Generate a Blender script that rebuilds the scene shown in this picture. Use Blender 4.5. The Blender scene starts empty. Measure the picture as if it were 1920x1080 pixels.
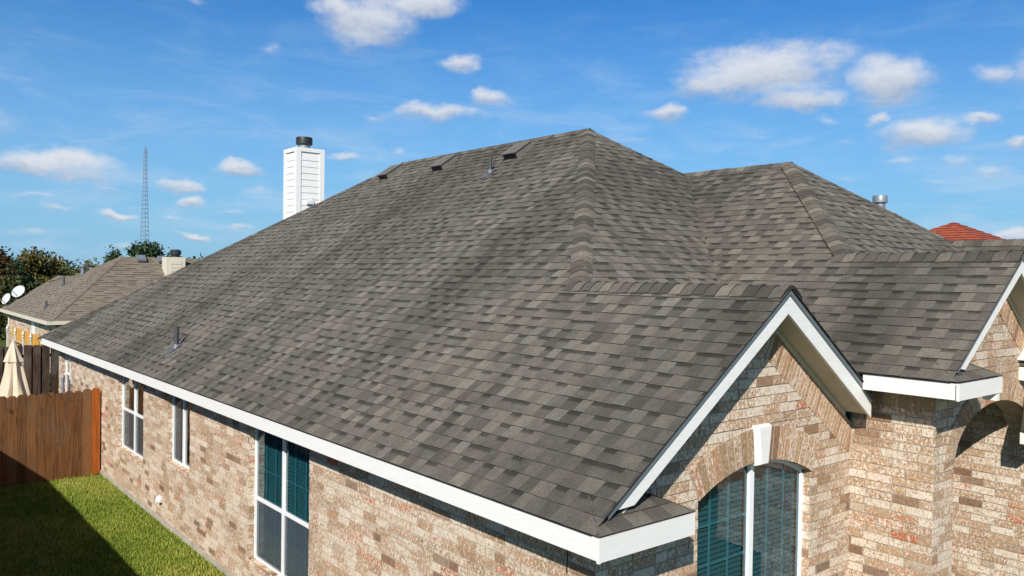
import bpy, math, random
import numpy as np
from mathutils import Vector, Matrix
rng = random.Random(7)
SC = bpy.context.scene
COL = SC.collection

# ------------------------------------------------------------------ camera
CAM = Vector((-4.295, -4.167, 1.922))
YAW, PIT, ROL, FPX = -0.689, -0.015, -0.015, 1525.4
def cam_axes():
    y, p, r = YAW, PIT, ROL
    Rz = Matrix.Rotation(y, 3, 'Z'); Rx = Matrix.Rotation(p, 3, 'X'); Ry = Matrix.Rotation(r, 3, 'Y')
    return Rz @ Rx @ Ry
R = cam_axes()
cam = bpy.data.objects.new('camera', bpy.data.cameras.new('camera'))
COL.objects.link(cam)
cam.data.sensor_width = 36.0
cam.data.lens = FPX / 1920 * 36
cam.data.clip_start = 0.1
cam.data.clip_end = 6000
M = Matrix.Identity(4)
for i in range(3):
    M[i][0] = R[i][0]; M[i][1] = R[i][2]; M[i][2] = -R[i][1]; M[i][3] = CAM[i]
cam.matrix_world = M
SC.camera = cam
def dir_of(px, py):
    return (R @ Vector(((px - 960) / FPX, 1.0, -(py - 540) / FPX))).normalized()

# ------------------------------------------------------------------ world
SUNV = Vector((1.27, 1.0, -1.09)).normalized()          # the way the light travels
EXPOSURE = 0.22
SUN_STRENGTH = 5.0
SKY_STRENGTH = 0.06
W = bpy.data.worlds.new('World'); SC.world = W; W.use_nodes = True
class G:
    """small helper for node trees"""
    def __init__(s, tree): s.t = tree; s.n = tree.nodes; s.l = tree.links
    def node(s, typ, **kw):
        n = s.n.new(typ)
        for k, v in kw.items(): setattr(n, k, v)
        return n
    def put(s, sock, v):
        if v is None: return
        if isinstance(v, bpy.types.NodeSocket): s.l.new(v, sock)
        elif hasattr(sock.default_value, '__len__') and not hasattr(v, '__len__'): sock.default_value = [v] * len(sock.default_value)
        elif hasattr(sock.default_value, '__len__') and len(sock.default_value) == 4 and len(v) == 3: sock.default_value = (*v, 1)
        else: sock.default_value = v
    def math(s, op, a, b=None, c=None, clamp=False):
        n = s.node('ShaderNodeMath', operation=op, use_clamp=clamp)
        for i, v in enumerate((a, b, c)): s.put(n.inputs[i], v)
        return n.outputs[0]
    def vmath(s, op, a, b=None, c=None):
        n = s.node('ShaderNodeVectorMath', operation=op)
        for i, v in enumerate((a, b, c)):
            if v is not None: s.put(n.inputs[i], v)
        return n.outputs[1] if op in ('LENGTH', 'DOT_PRODUCT') else n.outputs[0]
    def mix(s, f, a, b, blend='MIX', clamp=True):
        n = s.node('ShaderNodeMix', data_type='RGBA', blend_type=blend)
        n.clamp_factor = clamp
        s.put(n.inputs[0], f); s.put(n.inputs[6], a); s.put(n.inputs[7], b)
        return n.outputs[2]
    def noise(s, vec, scale, detail=3, rough=0.5, dist=0.0, color=False):
        n = s.node('ShaderNodeTexNoise')
        if vec is not None: s.put(n.inputs['Vector'], vec)
        s.put(n.inputs['Scale'], scale); s.put(n.inputs['Detail'], detail)
        s.put(n.inputs['Roughness'], rough); s.put(n.inputs['Distortion'], dist)
        return n.outputs['Color' if color else 'Fac']
    def ramp(s, f, stops, interp='LINEAR'):
        n = s.node('ShaderNodeValToRGB'); s.put(n.inputs[0], f)
        e = n.color_ramp.elements; n.color_ramp.interpolation = interp
        while len(e) < len(stops): e.new(0.5)
        for el, (p, c) in zip(e, stops):
            el.position = p; el.color = (*c, 1) if len(c) == 3 else c
        return n.outputs[0]
    def step(s, f, a, b, lo=0.0, hi=1.0):
        n = s.node('ShaderNodeMapRange', interpolation_type='SMOOTHSTEP')
        s.put(n.inputs[0], f); s.put(n.inputs[1], a); s.put(n.inputs[2], b)
        s.put(n.inputs[3], lo); s.put(n.inputs[4], hi)
        return n.outputs[0]
    def sep(s, v):
        n = s.node('ShaderNodeSeparateXYZ'); s.put(n.inputs[0], v); return n.outputs
    def comb(s, x, y, z):
        n = s.node('ShaderNodeCombineXYZ')
        for i, v in enumerate((x, y, z)): s.put(n.inputs[i], v)
        return n.outputs[0]

def build_world():
    g = G(W.node_tree); g.n.clear()
    sky = g.node('ShaderNodeTexSky', sky_type='NISHITA', sun_disc=False)
    el = math.asin(-SUNV.z)
    sky.sun_elevation = el
    sky.sun_rotation = math.atan2(-SUNV.x, -SUNV.y)
    sky.altitude = 200; sky.air_density = 1.0; sky.dust_density = 0.4; sky.ozone_density = 2.5
    hs = g.node('ShaderNodeHueSaturation')
    g.put(hs.inputs['Saturation'], 1.25); g.put(hs.inputs['Color'], sky.outputs[0])
    tint = g.mix(1.0, hs.outputs[0], SKY_TINT, 'MULTIPLY')
    tc = g.node('ShaderNodeTexCoord')
    d = tc.outputs['Generated']
    x, y, z = g.sep(d)
    az = g.math('ARCTAN2', x, y); elv = g.math('ARCSINE', z)
    p0 = g.comb(az, elv, 0.0)
    # clouds: (px, py, half width px, half height px, strength)
    clouds = [(690, 38, 98, 52, 1.0), (780, 2, 100, 30, 1.0), (640, 10, 60, 34, .8), (675, 78, 50, 20, .5), (856, 118, 48, 20, .75), (820, 211, 105, 20, .8),
              (922, 182, 42, 20, .95), (712, 218, 40, 14, .35), (510, 90, 26, 15, .38), (85, 300, 120, 26, 1.0), (150, 325, 80, 22, .6),
              (443, 320, 48, 17, .95), (337, 350, 45, 14, .8), (362, 375, 34, 10, .75), (641, 297, 36, 13, .65), (112, 396, 46, 11, .5),
              (225, 398, 40, 10, .75), (365, 442, 32, 8, .85), (440, 424, 28, 9, .5), (328, 405, 22, 8, .45), (745, 279, 20, 9, .4), (700, 277, 16, 8, .3),
              (1420, 135, 150, 58, 1.0), (1330, 165, 80, 30, .75), (1560, 108, 90, 30, .55), (1668, 147, 76, 42, 1.05), (1500, 190, 88, 28, .9), (1252, 215, 52, 21, .9),
              (1730, 247, 75, 34, 1.0), (1640, 222, 26, 18, .8), (1845, 222, 36, 14, .75), (1862, 135, 40, 25, .5), (1866, 325, 42, 13, .45),
              (1905, 440, 40, 16, .9), (1905, 267, 26, 13, .7), (1600, 270, 40, 14, .35), (1585, 335, 40, 12, .35), (1760, 340, 40, 10, .3), (350, -2, 40, 10, .4),
              (190, 350, 40, 9, .4), (60, 372, 60, 9, .4), (490, 360, 45, 9, .35), (430, 392, 40, 8, .4), (1180, 262, 60, 12, .3), (1700, 300, 60, 12, .35), (1790, 300, 50, 14, .4), (1430, 250, 40, 10, .3), (1550, 225, 40, 12, .35), (60, 440, 120, 14, .3), (250, 470, 90, 10, .35), (2050, 120, 120, 50, 1.), (2200, 330, 160, 40, 1.), (-180, 200, 140, 50, 1.), (-400, 350, 160, 40, 1.)]
    wv = g.noise(g.vmath('MULTIPLY', p0, (1.0, 1.7, 1.0)), 18, 4, .55, 0, True)
    warp = g.vmath('MULTIPLY', g.vmath('SUBTRACT', wv, (.5, .5, .5)), (.055, .035, 0.0))
    p = g.vmath('ADD', p0, warp)
    val = None; under = None
    for cx, cy, a, b, s in clouds:
        dd = dir_of(cx, cy)
        u0, v0 = math.atan2(dd.x, dd.y), math.asin(dd.z)
        q = g.vmath('MULTIPLY', g.vmath('SUBTRACT', p, (u0, v0, 0.0)), (FPX / a * .84, FPX / b * .84, 0.0))
        ln = g.vmath('LENGTH', q)
        e = g.math('MULTIPLY', g.math('SUBTRACT', 1.0, ln, clamp=True), s * .92)
        val = e if val is None else g.math('MAXIMUM', val, e)
        qy = g.sep(q)[1]
        h = g.math('MULTIPLY', e, qy); esum = e if val is e else g.math('ADD', esum, e)
        under = h if under is None else g.math('ADD', under, h)
    fb = g.noise(g.vmath('MULTIPLY', p0, (1.0, 1.5, 1.0)), 36, 4, .56)
    fine = g.noise(g.vmath('MULTIPLY', p0, (1.0, 1.5, 1.0)), 120, 4, .6)
    nz = g.math('ADD', g.math('MULTIPLY', fb, .88), g.math('MULTIPLY', fine, .12))
    body = g.math('ADD', g.math('MULTIPLY', val, 1.35), g.math('MULTIPLY', g.math('SUBTRACT', nz, .5), .98))
    dens = g.math('MULTIPLY', g.step(body, .0, .95), g.step(val, 0.0, .34))
    # thin veil of high cloud, streaky
    st = g.noise(g.vmath('MULTIPLY', p0, (2.2, 9.0, 1.0)), 3.2, 6, .62, .6)
    veil = g.math('MULTIPLY', g.step(st, .43, .76), g.step(elv, .40, .03, 0.0, .55))
    ud = g.step(g.math('DIVIDE', under, g.math('ADD', esum, .02)), -.62, .30)
    ccol = g.mix(ud, (.33, .39, .50), (.67, .68, .71))
    ccol = g.mix(g.step(fine, .35, .65), ccol, g.mix(.12, ccol, (.85, .85, .86)))
    base = g.mix(1.0, tint, (SKY_STRENGTH,) * 3, 'MULTIPLY')
    base = g.mix(g.step(elv, .40, -.02, 0.0, .82), base, (.25, .445, .66))
    base = g.mix(g.step(elv, .385, .75, 0.0, .85), base, (.004, .020, .070))
    c1 = g.mix(veil, base, (.45, .58, .74))
    c2 = g.mix(g.math('MULTIPLY', dens, .86), c1, ccol)
    low = g.mix(g.step(elv, -.06, -.01), (.10, .12, .09), c2)
    bg = g.node('ShaderNodeBackground')
    g.put(bg.inputs[0], low); bg.inputs[1].default_value = 1.0
    # Background strength is SKY_STRENGTH: undo it for colours already scaled
    g.put(bg.inputs[0], g.mix(1.0, low, (1 / SKY_STRENGTH,) * 3, 'MULTIPLY', False))
    bg.inputs[1].default_value = SKY_STRENGTH
    out = g.node('ShaderNodeOutputWorld'); g.l.new(bg.outputs[0], out.inputs[0])
SKY_TINT = (.50, 1.25, 1.75)
build_world()
sun = bpy.data.objects.new('sun', bpy.data.lights.new('sun', 'SUN'))
sun.data.energy = SUN_STRENGTH; sun.data.angle = math.radians(.5); sun.data.color = (1.0, .95, .87)
sun.rotation_euler = SUNV.to_track_quat('-Z', 'Y').to_euler(); sun.location = (-20, -20, 30)
COL.objects.link(sun)
SC.view_settings.view_transform = 'Standard'; SC.view_settings.look = 'None'
SC.view_settings.exposure = EXPOSURE; SC.view_settings.gamma = 1.0; SC.view_settings.use_curve_mapping = False

# ------------------------------------------------------------------ materials
def newmat(name):
    m = bpy.data.materials.new(name); m.use_nodes = True
    g = G(m.node_tree); b = g.n['Principled BSDF']
    return m, g, b
def bump(g, b, h, strength=.3, dist=.01):
    n = g.node('ShaderNodeBump'); n.inputs['Strength'].default_value = strength; n.inputs['Distance'].default_value = dist
    g.put(n.inputs['Height'], h); g.l.new(n.outputs[0], b.inputs['Normal'])
def attr(g, name='tile'):
    n = g.node('ShaderNodeAttribute'); n.attribute_name = name
    return g.sep(n.outputs['Color'])
def objco(g):
    return g.node('ShaderNodeTexCoord').outputs['Object']

def mat_shingle(name, dark, mid, light, stain=1.0):
    m, g, b = newmat(name)
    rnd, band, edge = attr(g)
    uv = g.node('ShaderNodeUVMap').outputs[0]
    u, v, _ = g.sep(uv)
    oc = objco(g)
    col = g.ramp(rnd, [(0, dark), (.28, [.62 * a + .38 * c for a, c in zip(dark, mid)]), (.5, mid), (.75, [.45 * a + .55 * c for a, c in zip(mid, light)]), (1, light)])
    # printed dark band at the head of some tabs, ragged lower edge
    nz = g.noise(uv, 55, 3, .7)
    vv = g.math('ADD', v, g.math('MULTIPLY', g.math('SUBTRACT', nz, .5), .34))
    bn = g.math('MULTIPLY', g.step(vv, .62, .80), band)
    col = g.mix(g.math('MULTIPLY', bn, .74), col, (.030, .027, .024))
    gr = g.noise(oc, 150, 2, .8)                                   # mineral granules
    col = g.mix(1.0, col, g.ramp(gr, [(.28, (.42, .42, .42)), (.5, (1, 1, 1)), (.70, (1.75, 1.72, 1.62))]), 'MULTIPLY', False)
    mid_n = g.noise(oc, 9, 4, .65)
    col = g.mix(1.0, col, g.ramp(mid_n, [(.25, (.80, .80, .82)), (.75, (1.17, 1.16, 1.13))]), 'MULTIPLY', False)
    big = g.noise(g.vmath('MULTIPLY', oc, (.10, .55, .10)), .75, 3, .55)     # old run-off streaks down the slope
    col = g.mix(1.0, col, g.ramp(big, [(.36, (1 - .40 * stain,) * 3), (.55, (1.04, 1.04, 1.04)), (.72, (1.12, 1.11, 1.08))]), 'MULTIPLY', False)
    col = g.mix(edge, col, (.026, .023, .021))  # dark asphalt butt edges, with the undercut shadow painted into their colour
    g.l.new(col, b.inputs['Base Color'])
    b.inputs['Roughness'].default_value = .92
    b.inputs['Specular IOR Level'].default_value = .22
    bump(g, b, g.noise(oc, 190, 3, .8), .55, .006)
    return m
def mat_brick(name, tanner=0.0):
    m, g, b = newmat(name)
    rnd, r2, edge = attr(g)
    uv = g.node('ShaderNodeUVMap').outputs[0]
    base = g.ramp(rnd, [(0, (.17, .10, .065)), (.03, (.25, .165, .105)), (.08, (.34, .235, .14)), (.5, (.41, .285, .175)), (.86, (.455, .325, .205)), (.95, (.45, .26, .15)), (1, (.46, .13, .05))])
    q = g.vmath('ADD', uv, g.comb(g.math('MULTIPLY', r2, 37.0), g.math('MULTIPLY', rnd, 23.0), 0.0))
    n3 = g.noise(g.vmath('MULTIPLY', q, (1.9, .8, 1.0)), 26, 4, .7, .4)
    base = g.mix(1.0, base, g.ramp(n3, [(.30, (.66, .60, .54)), (.50, (1, 1, 1)), (.68, (1.32, 1.30, 1.26))]), 'MULTIPLY', False)
    n1 = g.noise(g.vmath('MULTIPLY', q, (1.5, 1.0, 1.0)), 26, 5, .70, .9)
    n2 = g.noise(g.vmath('MULTIPLY', q, (1.0, 1.0, 1.0)), 40, 4, .7, .5)
    # pale lime smear left on the face
    th = g.math('ADD', .37, g.math('MULTIPLY', r2, .14))
    sm = g.step(n1, th, g.math('ADD', th, .11))
    keep = g.step(rnd, .03, .12)
    sm = g.math('MULTIPLY', sm, g.math('ADD', .12, g.math('MULTIPLY', keep, .80)))
    pale = g.mix(g.noise(q, 9, 2), (.61, .51, .40), (.785, .725, .645))
    col = g.mix(sm, base, pale)
    # worn red outlines where the smear breaks
    rim = g.math('MULTIPLY', g.step(n1, g.math('SUBTRACT', th, .06), th), g.step(n1, g.math('ADD', th, .10), g.math('ADD', th, .03)))
    rim = g.math('MULTIPLY', rim, g.step(n2, .44, .62))
    rim = g.math('MULTIPLY', rim, g.step(r2, .15, .6))
    col = g.mix(g.math('MULTIPLY', rim, .85), col, (.34, .13, .065))
    col = g.mix(1.0, col, g.ramp(n2, [(.25, (.78, .76, .74)), (.6, (1.06, 1.05, 1.04))]), 'MULTIPLY', False)
    wx = g.noise(objco(g), .9, 3, .6)
    col = g.mix(1.0, col, g.ramp(wx, [(.3, (.90, .89, .86)), (.7, (1.08, 1.07, 1.06))]), 'MULTIPLY', False)
    mort = g.mix(g.noise(objco(g), 30, 3), (.37, .325, .265), (.48, .425, .355))
    col = g.mix(edge, col, mort)
    g.l.new(col, b.inputs['Base Color'])
    b.inputs['Roughness'].default_value = .9; b.inputs['Specular IOR Level'].default_value = .2
    bump(g, b, g.math('ADD', n1, g.math('MULTIPLY', n2, .8)), .45, .006)
    return m
def mat_plain(name, col, rough=.6, metal=0.0, var=.12, scale=6.0, spec=.4, bumpy=0.0, stretch=(1, 1, 1)):
    m, g, b = newmat(name)
    oc = g.vmath('MULTIPLY', objco(g), stretch)
    n = g.noise(oc, scale, 5, .6)
    lo = tuple(c * (1 - var) for c in col); hi = tuple(min(1, c * (1 + var)) for c in col)
    c = g.ramp(n, [(.28, lo), (.72, hi)])
    g.l.new(c, b.inputs['Base Color'])
    b.inputs['Roughness'].default_value = rough; b.inputs['Metallic'].default_value = metal; b.inputs['Specular IOR Level'].default_value = spec
    if bumpy: bump(g, b, g.noise(oc, scale * 6, 4, .6), bumpy, .01)
    return m
def mat_paint(name, col=(.80, .79, .76)):
    m, g, b = newmat(name)
    oc = objco(g)
    n = g.noise(g.vmath('MULTIPLY', oc, (1.2, 1.2, 14)), 3, 5, .6)
    c = g.ramp(n, [(.3, tuple(x * .93 for x in col)), (.65, col)])
    s = g.step(g.noise(oc, 2.3, 5, .7), .60, .80)
    c = g.mix(g.math('MULTIPLY', s, .22), c, (.50, .45, .37))
    sp = g.step(g.noise(oc, 26, 2, .5), .70, .78)
    c = g.mix(g.math('MULTIPLY', sp, .18), c, (.45, .40, .33))
    g.l.new(c, b.inputs['Base Color']); b.inputs['Roughness'].default_value = .55; b.inputs['Specular IOR Level'].default_value = .3
    bump(g, b, n, .25, .004)
    return m
def mat_wood(name, dark, light, grey=None):
    m, g, b = newmat(name)
    rnd, r2, edge = attr(g)
    oc = objco(g)
    q = g.vmath('ADD', oc, g.comb(g.math('MULTIPLY', r2, 31.0), 0.0, g.math('MULTIPLY', rnd, 17.0)))
    gr = g.noise(g.vmath('MULTIPLY', q, (22, 22, 1.4)), 1.0, 5, .65, .8)
    kn = g.noise(g.vmath('MULTIPLY', q, (5, 5, 2.2)), 1.0, 2, .5, 1.5)
    tone = g.math('ADD', g.math('MULTIPLY', rnd, .60), g.math('MULTIPLY', g.step(gr, .25, .75), .48))
    c = g.ramp(tone, [(.22, dark), (.9, light)])
    if grey: c = g.mix(g.step(g.noise(q, 1.3, 4, .6), .45, .7, 0, .55), c, grey)
    c = g.mix(g.math('MULTIPLY', g.step(kn, .66, .74), .6), c, tuple(x * .35 for x in dark))
    g.l.new(c, b.inputs['Base Color']); b.inputs['Roughness'].default_value = .85; b.inputs['Specular IOR Level'].default_value = .2
    bump(g, b, gr, .4, .004)
    return m
def mat_glass(name, tint=(.17, .38, .43), refl=1.0):
    m, g, b = newmat(name)
    g.n.remove(b)
    ge = g.node('ShaderNodeNewGeometry')
    cs = g.math('ABSOLUTE', g.vmath('DOT_PRODUCT', ge.outputs['Normal'], ge.outputs['Incoming']))
    fr = g.math('ADD', .045, g.math('MULTIPLY', g.math('POWER', g.math('SUBTRACT', 1.0, cs, clamp=True), 5.0), .95))
    tr = g.node('ShaderNodeBsdfTransparent'); g.put(tr.inputs[0], tint)
    gl = g.node('ShaderNodeBsdfGlossy'); gl.inputs['Roughness'].default_value = .015; g.put(gl.inputs[0], (.9, .95, .95))
    nz = g.node('ShaderNodeBump'); nz.inputs['Strength'].default_value = .06; nz.inputs['Distance'].default_value = .02
    g.put(nz.inputs['Height'], g.noise(objco(g), 2.5, 2)); g.l.new(nz.outputs[0], gl.inputs['Normal'])
    mx = g.node('ShaderNodeMixShader')
    g.l.new(g.math('MULTIPLY', fr, 1.9 * refl, clamp=True), mx.inputs[0])
    g.l.new(tr.outputs[0], mx.inputs[1]); g.l.new(gl.outputs[0], mx.inputs[2])
    g.l.new(mx.outputs[0], g.n['Material Output'].inputs[0])
    return m
def mat_screen(name):
    m, g, b = newmat(name)
    b.inputs['Base Color'].default_value = (.10, .115, .14, 1); b.inputs['Roughness'].default_value = .7
    tr = g.node('ShaderNodeBsdfTransparent')
    mx = g.node('ShaderNodeMixShader'); mx.inputs[0].default_value = .42
    g.l.new(tr.outputs[0], mx.inputs[1]); g.l.new(b.outputs[0], mx.inputs[2])
    g.l.new(mx.outputs[0], g.n['Material Output'].inputs[0])
    return m
def mat_leaf(name, c0, c1, c2):
    m, g, b = newmat(name)
    rnd, r2, _ = attr(g)
    c = g.ramp(rnd, [(0, c0), (.55, c1), (1, c2)])
    g.l.new(c, b.inputs['Base Color']); b.inputs['Roughness'].default_value = .7; b.inputs['Specular IOR Level'].default_value = .25
    return m

MT = {
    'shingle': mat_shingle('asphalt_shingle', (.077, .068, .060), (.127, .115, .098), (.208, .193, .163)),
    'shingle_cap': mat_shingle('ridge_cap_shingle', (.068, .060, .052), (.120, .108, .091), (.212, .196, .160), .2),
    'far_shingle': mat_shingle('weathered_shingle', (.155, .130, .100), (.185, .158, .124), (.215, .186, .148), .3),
    'brick': mat_brick('limewashed_brick'),
    'paint': mat_paint('white_trim_paint'),
    'cream': mat_paint('cream_trim_paint', (.66, .60, .48)),
    'vinyl': mat_plain('white_vinyl', (.80, .81, .82), .4, 0, .03),
    'soffit': mat_plain('soffit_paint', (.52, .48, .40), .7, 0, .08),
    'glass': mat_glass('tinted_glass'),
    'screen': mat_screen('insect_screen'),
    'blind': mat_plain('blind_slat', (.38, .41, .41), .6, 0, .10),
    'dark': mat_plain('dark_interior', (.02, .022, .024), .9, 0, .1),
    'muntin': mat_plain('white_glazing_bar', (.84, .86, .86), .5, 0, .03),
    'pvc': mat_plain('dark_pipe_paint', (.060, .064, .068), .5, 0, .15),
    'lead': mat_plain('lead_flashing', (.16, .17, .19), .55, .35, .25, 9),
    'galv': mat_plain('galvanised_steel', (.23, .26, .29), .5, .35, .18, 9),
    'vent': mat_plain('weathered_vent_metal', (.17, .155, .135), .6, .1, .2, 5),
    'black': mat_plain('black_metal', (.028, .030, .033), .5, .2, .3, 5),
    'concrete': mat_plain('concrete', (.40, .37, .31), .9, 0, .22, 4, .2, .3),
    'fence': mat_wood('stained_cedar', (.040, .015, .006), (.215, .095, .034), (.13, .085, .050)),
    'fence_new': mat_wood('fresh_orange_cedar', (.26, .065, .010), (.50, .155, .024)),
    'fence_dark': mat_wood('weathered_dark_cedar', (.035, .022, .016), (.135, .082, .050), (.13, .12, .105)),
    'fence_yellow': mat_wood('yellow_pine', (.42, .20, .028), (.72, .40, .075)),
    'canvas': mat_plain('beige_canvas', (.64, .53, .40), .85, 0, .08, 5, .2, .2),
    'iron': mat_plain('pale_painted_iron', (.55, .52, .48), .5, .2, .1),
    'redtile': None, 'bark': mat_plain('bark', (.085, .066, .05), .95, 0, .35, 7, .1, .6),
    'tower': mat_plain('hazed_tower_steel', (.24, .27, .32), .6, .2, .1),  # steel shifted to blue-grey, the haze of distance is in the colour
    'dish': mat_plain('dish_paint', (.56, .58, .58), .45, 0, .06),
    'siding': mat_paint('white_siding_paint', (.80, .795, .765)),
    'drip': mat_plain('shaded_drip_edge', (.15, .18, .20), .5, .2, .1),  # drip edge metal, its shaded side put into the grey-blue
    'chalk': mat_plain('red_chalk', (.10, .022, .020), .9, 0, .2),
}
def mat_redtile():
    m, g, b = newmat('red_clay_tile')
    rnd, r2, edge = attr(g)
    c = g.ramp(rnd, [(0, (.22, .042, .022)), (.5, (.34, .070, .030)), (1, (.42, .115, .055))])
    c = g.mix(edge, c, (.09, .02, .015))
    g.l.new(c, b.inputs['Base Color']); b.inputs['Roughness'].default_value = .8
    return m
MT['redtile'] = mat_redtile()

# ------------------------------------------------------------------ mesh building
class MB:
    """collects polygons with a per-face 'tile' colour and per-corner uv, built as ONE mesh object"""
    def __init__(s): s.v = []; s.f = []; s.t = []; s.uv = []
    def poly(s, pts, t=(.5, .5, 0), uv=None):
        i = len(s.v); s.v += [tuple(p) for p in pts]
        s.f.append(tuple(range(i, i + len(pts)))); s.t.append(t)
        s.uv += uv if uv else [(p[0] + p[1], p[2]) for p in pts]
    def box(s, lo, hi, t=(.5, .5, 0)):
        x0, y0, z0 = lo; x1, y1, z1 = hi
        P = [(x0, y0, z0), (x1, y0, z0), (x1, y1, z0), (x0, y1, z0), (x0, y0, z1), (x1, y0, z1), (x1, y1, z1), (x0, y1, z1)]
        for q in ((3, 2, 1, 0), (4, 5, 6, 7), (0, 1, 5, 4), (1, 2, 6, 5), (2, 3, 7, 6), (3, 0, 4, 7)): s.poly([P[k] for k in q], t)
    def prism(s, a, off, t=(.5, .5, 0)):
        """polygon a swept by vector off"""
        b = [tuple(p[i] + off[i] for i in range(3)) for p in a]; n = len(a)
        nrm = Vector((0, 0, 0))
        for i in range(n): nrm += Vector(a[i]).cross(Vector(a[(i + 1) % n]))
        if nrm.dot(Vector(off)) > 0: a, b = a[::-1], b[::-1]
        s.poly(a, t); s.poly(b[::-1], t)
        for i in range(n):
            j = (i + 1) % n; s.poly([a[j], a[i], b[i], b[j]], t)
    def tube(s, a, b, ra, rb=None, n=8, t=(.5, .5, 0), caps=True):
        rb = ra if rb is None else rb
        a = Vector(a); b = Vector(b); d = (b - a)
        if d.length < 1e-6: return
        d.normalize()
        u = d.cross(Vector((0, 0, 1)) if abs(d.z) < .9 else Vector((1, 0, 0))).normalized(); w = d.cross(u)
        A = [a + (u * math.cos(2 * math.pi * k / n) + w * math.sin(2 * math.pi * k / n)) * ra for k in range(n)]
        B = [b + (u * math.cos(2 * math.pi * k / n) + w * math.sin(2 * math.pi * k / n)) * rb for k in range(n)]
        for k in range(n): s.poly([A[k], A[(k + 1) % n], B[(k + 1) % n], B[k]], t)
        if caps: s.poly(A[::-1], t); s.poly(B, t)
    def lathe(s, c, prof, n=24, t=(.5, .5, 0)):
        """prof: list of (r, z) from bottom to top"""
        rings = [[(c[0] + r * math.cos(2 * math.pi * k / n), c[1] + r * math.sin(2 * math.pi * k / n), c[2] + z) for k in range(n)] for r, z in prof]
        for A, B in zip(rings, rings[1:]):
            for k in range(n): s.poly([A[k], A[(k + 1) % n], B[(k + 1) % n], B[k]], t)
        s.poly(rings[0][::-1], t); s.poly(rings[-1], t)
    def build(s, name, mat, parent=None, smooth=False, origin=None):
        me = bpy.data.meshes.new(name)
        v = np.array(s.v, np.float32).reshape(-1, 3)
        if origin is not None: v = v - np.array(origin, np.float32)
        me.from_pydata(v.tolist(), [], s.f)
        at = me.attributes.new('tile', 'FLOAT_COLOR', 'FACE')
        at.data.foreach_set('color', np.array([(*t, 1) for t in s.t], np.float32).ravel())
        uvl = me.uv_layers.new(name='UVMap'); uvl.data.foreach_set('uv', np.array(s.uv, np.float32).ravel())
        me.materials.append(mat)
        if smooth:
            import bmesh
            bm = bmesh.new(); bm.from_mesh(me); bmesh.ops.remove_doubles(bm, verts=bm.verts, dist=1e-4); bm.to_mesh(me); bm.free()
            me.polygons.foreach_set('use_smooth', [True] * len(me.polygons))
            me.set_sharp_from_angle(angle=math.radians(40))
        me.update()
        o = bpy.data.objects.new(name, me); COL.objects.link(o)
        if origin is not None: o.location = origin
        if parent is not None:
            o.parent = parent
            if origin is not None:
                # parents sit at their own origin; keep world position
                o.location = Vector(origin) - WORLD(parent)
            else:
                o.location = -WORLD(parent)
        return o
def WORLD(o):
    p = Vector(o.location)
    while o.parent: o = o.parent; p += Vector(o.location)
    return p
def tag(o, label=None, cat=None, group=None, kind=None):
    if label: o['label'] = label
    if cat: o['category'] = cat
    if group: o['group'] = group
    if kind: o['kind'] = kind
    return o
def empty(name, loc, label, cat, group=None):
    o = bpy.data.objects.new(name, None); o.location = loc; o.empty_display_size = .3; COL.objects.link(o)
    return tag(o, label, cat, group)

def clip_half(poly, a, b, c):
    """keep a*u+b*v<=c"""
    out = []; n = len(poly)
    for i in range(n):
        p = poly[i]; q = poly[(i + 1) % n]
        dp = a * p[0] + b * p[1] - c; dq = a * q[0] + b * q[1] - c
        if dp <= 0: out.append(p)
        if (dp < 0 < dq) or (dq < 0 < dp):
            k = dp / (dp - dq); out.append((p[0] + (q[0] - p[0]) * k, p[1] + (q[1] - p[1]) * k))
    return out
def halves(poly):
    """edge half-planes of a convex polygon in 2-D (either winding)"""
    ar = sum(poly[i][0] * poly[(i + 1) % len(poly)][1] - poly[(i + 1) % len(poly)][0] * poly[i][1] for i in range(len(poly)))
    P = poly if ar > 0 else poly[::-1]; H = []
    for i in range(len(P)):
        p = P[i]; q = P[(i + 1) % len(P)]
        a, b = q[1] - p[1], -(q[0] - p[0]); H.append((a, b, a * p[0] + b * p[1]))
    return H
def clip_convex(poly, H):
    for a, b, c in H:
        poly = clip_half(poly, a, b, c)
        if len(poly) < 3: return []
    return poly
def area(p): return abs(sum(p[i][0] * p[(i + 1) % len(p)][1] - p[(i + 1) % len(p)][0] * p[i][1] for i in range(len(p)))) / 2

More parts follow.
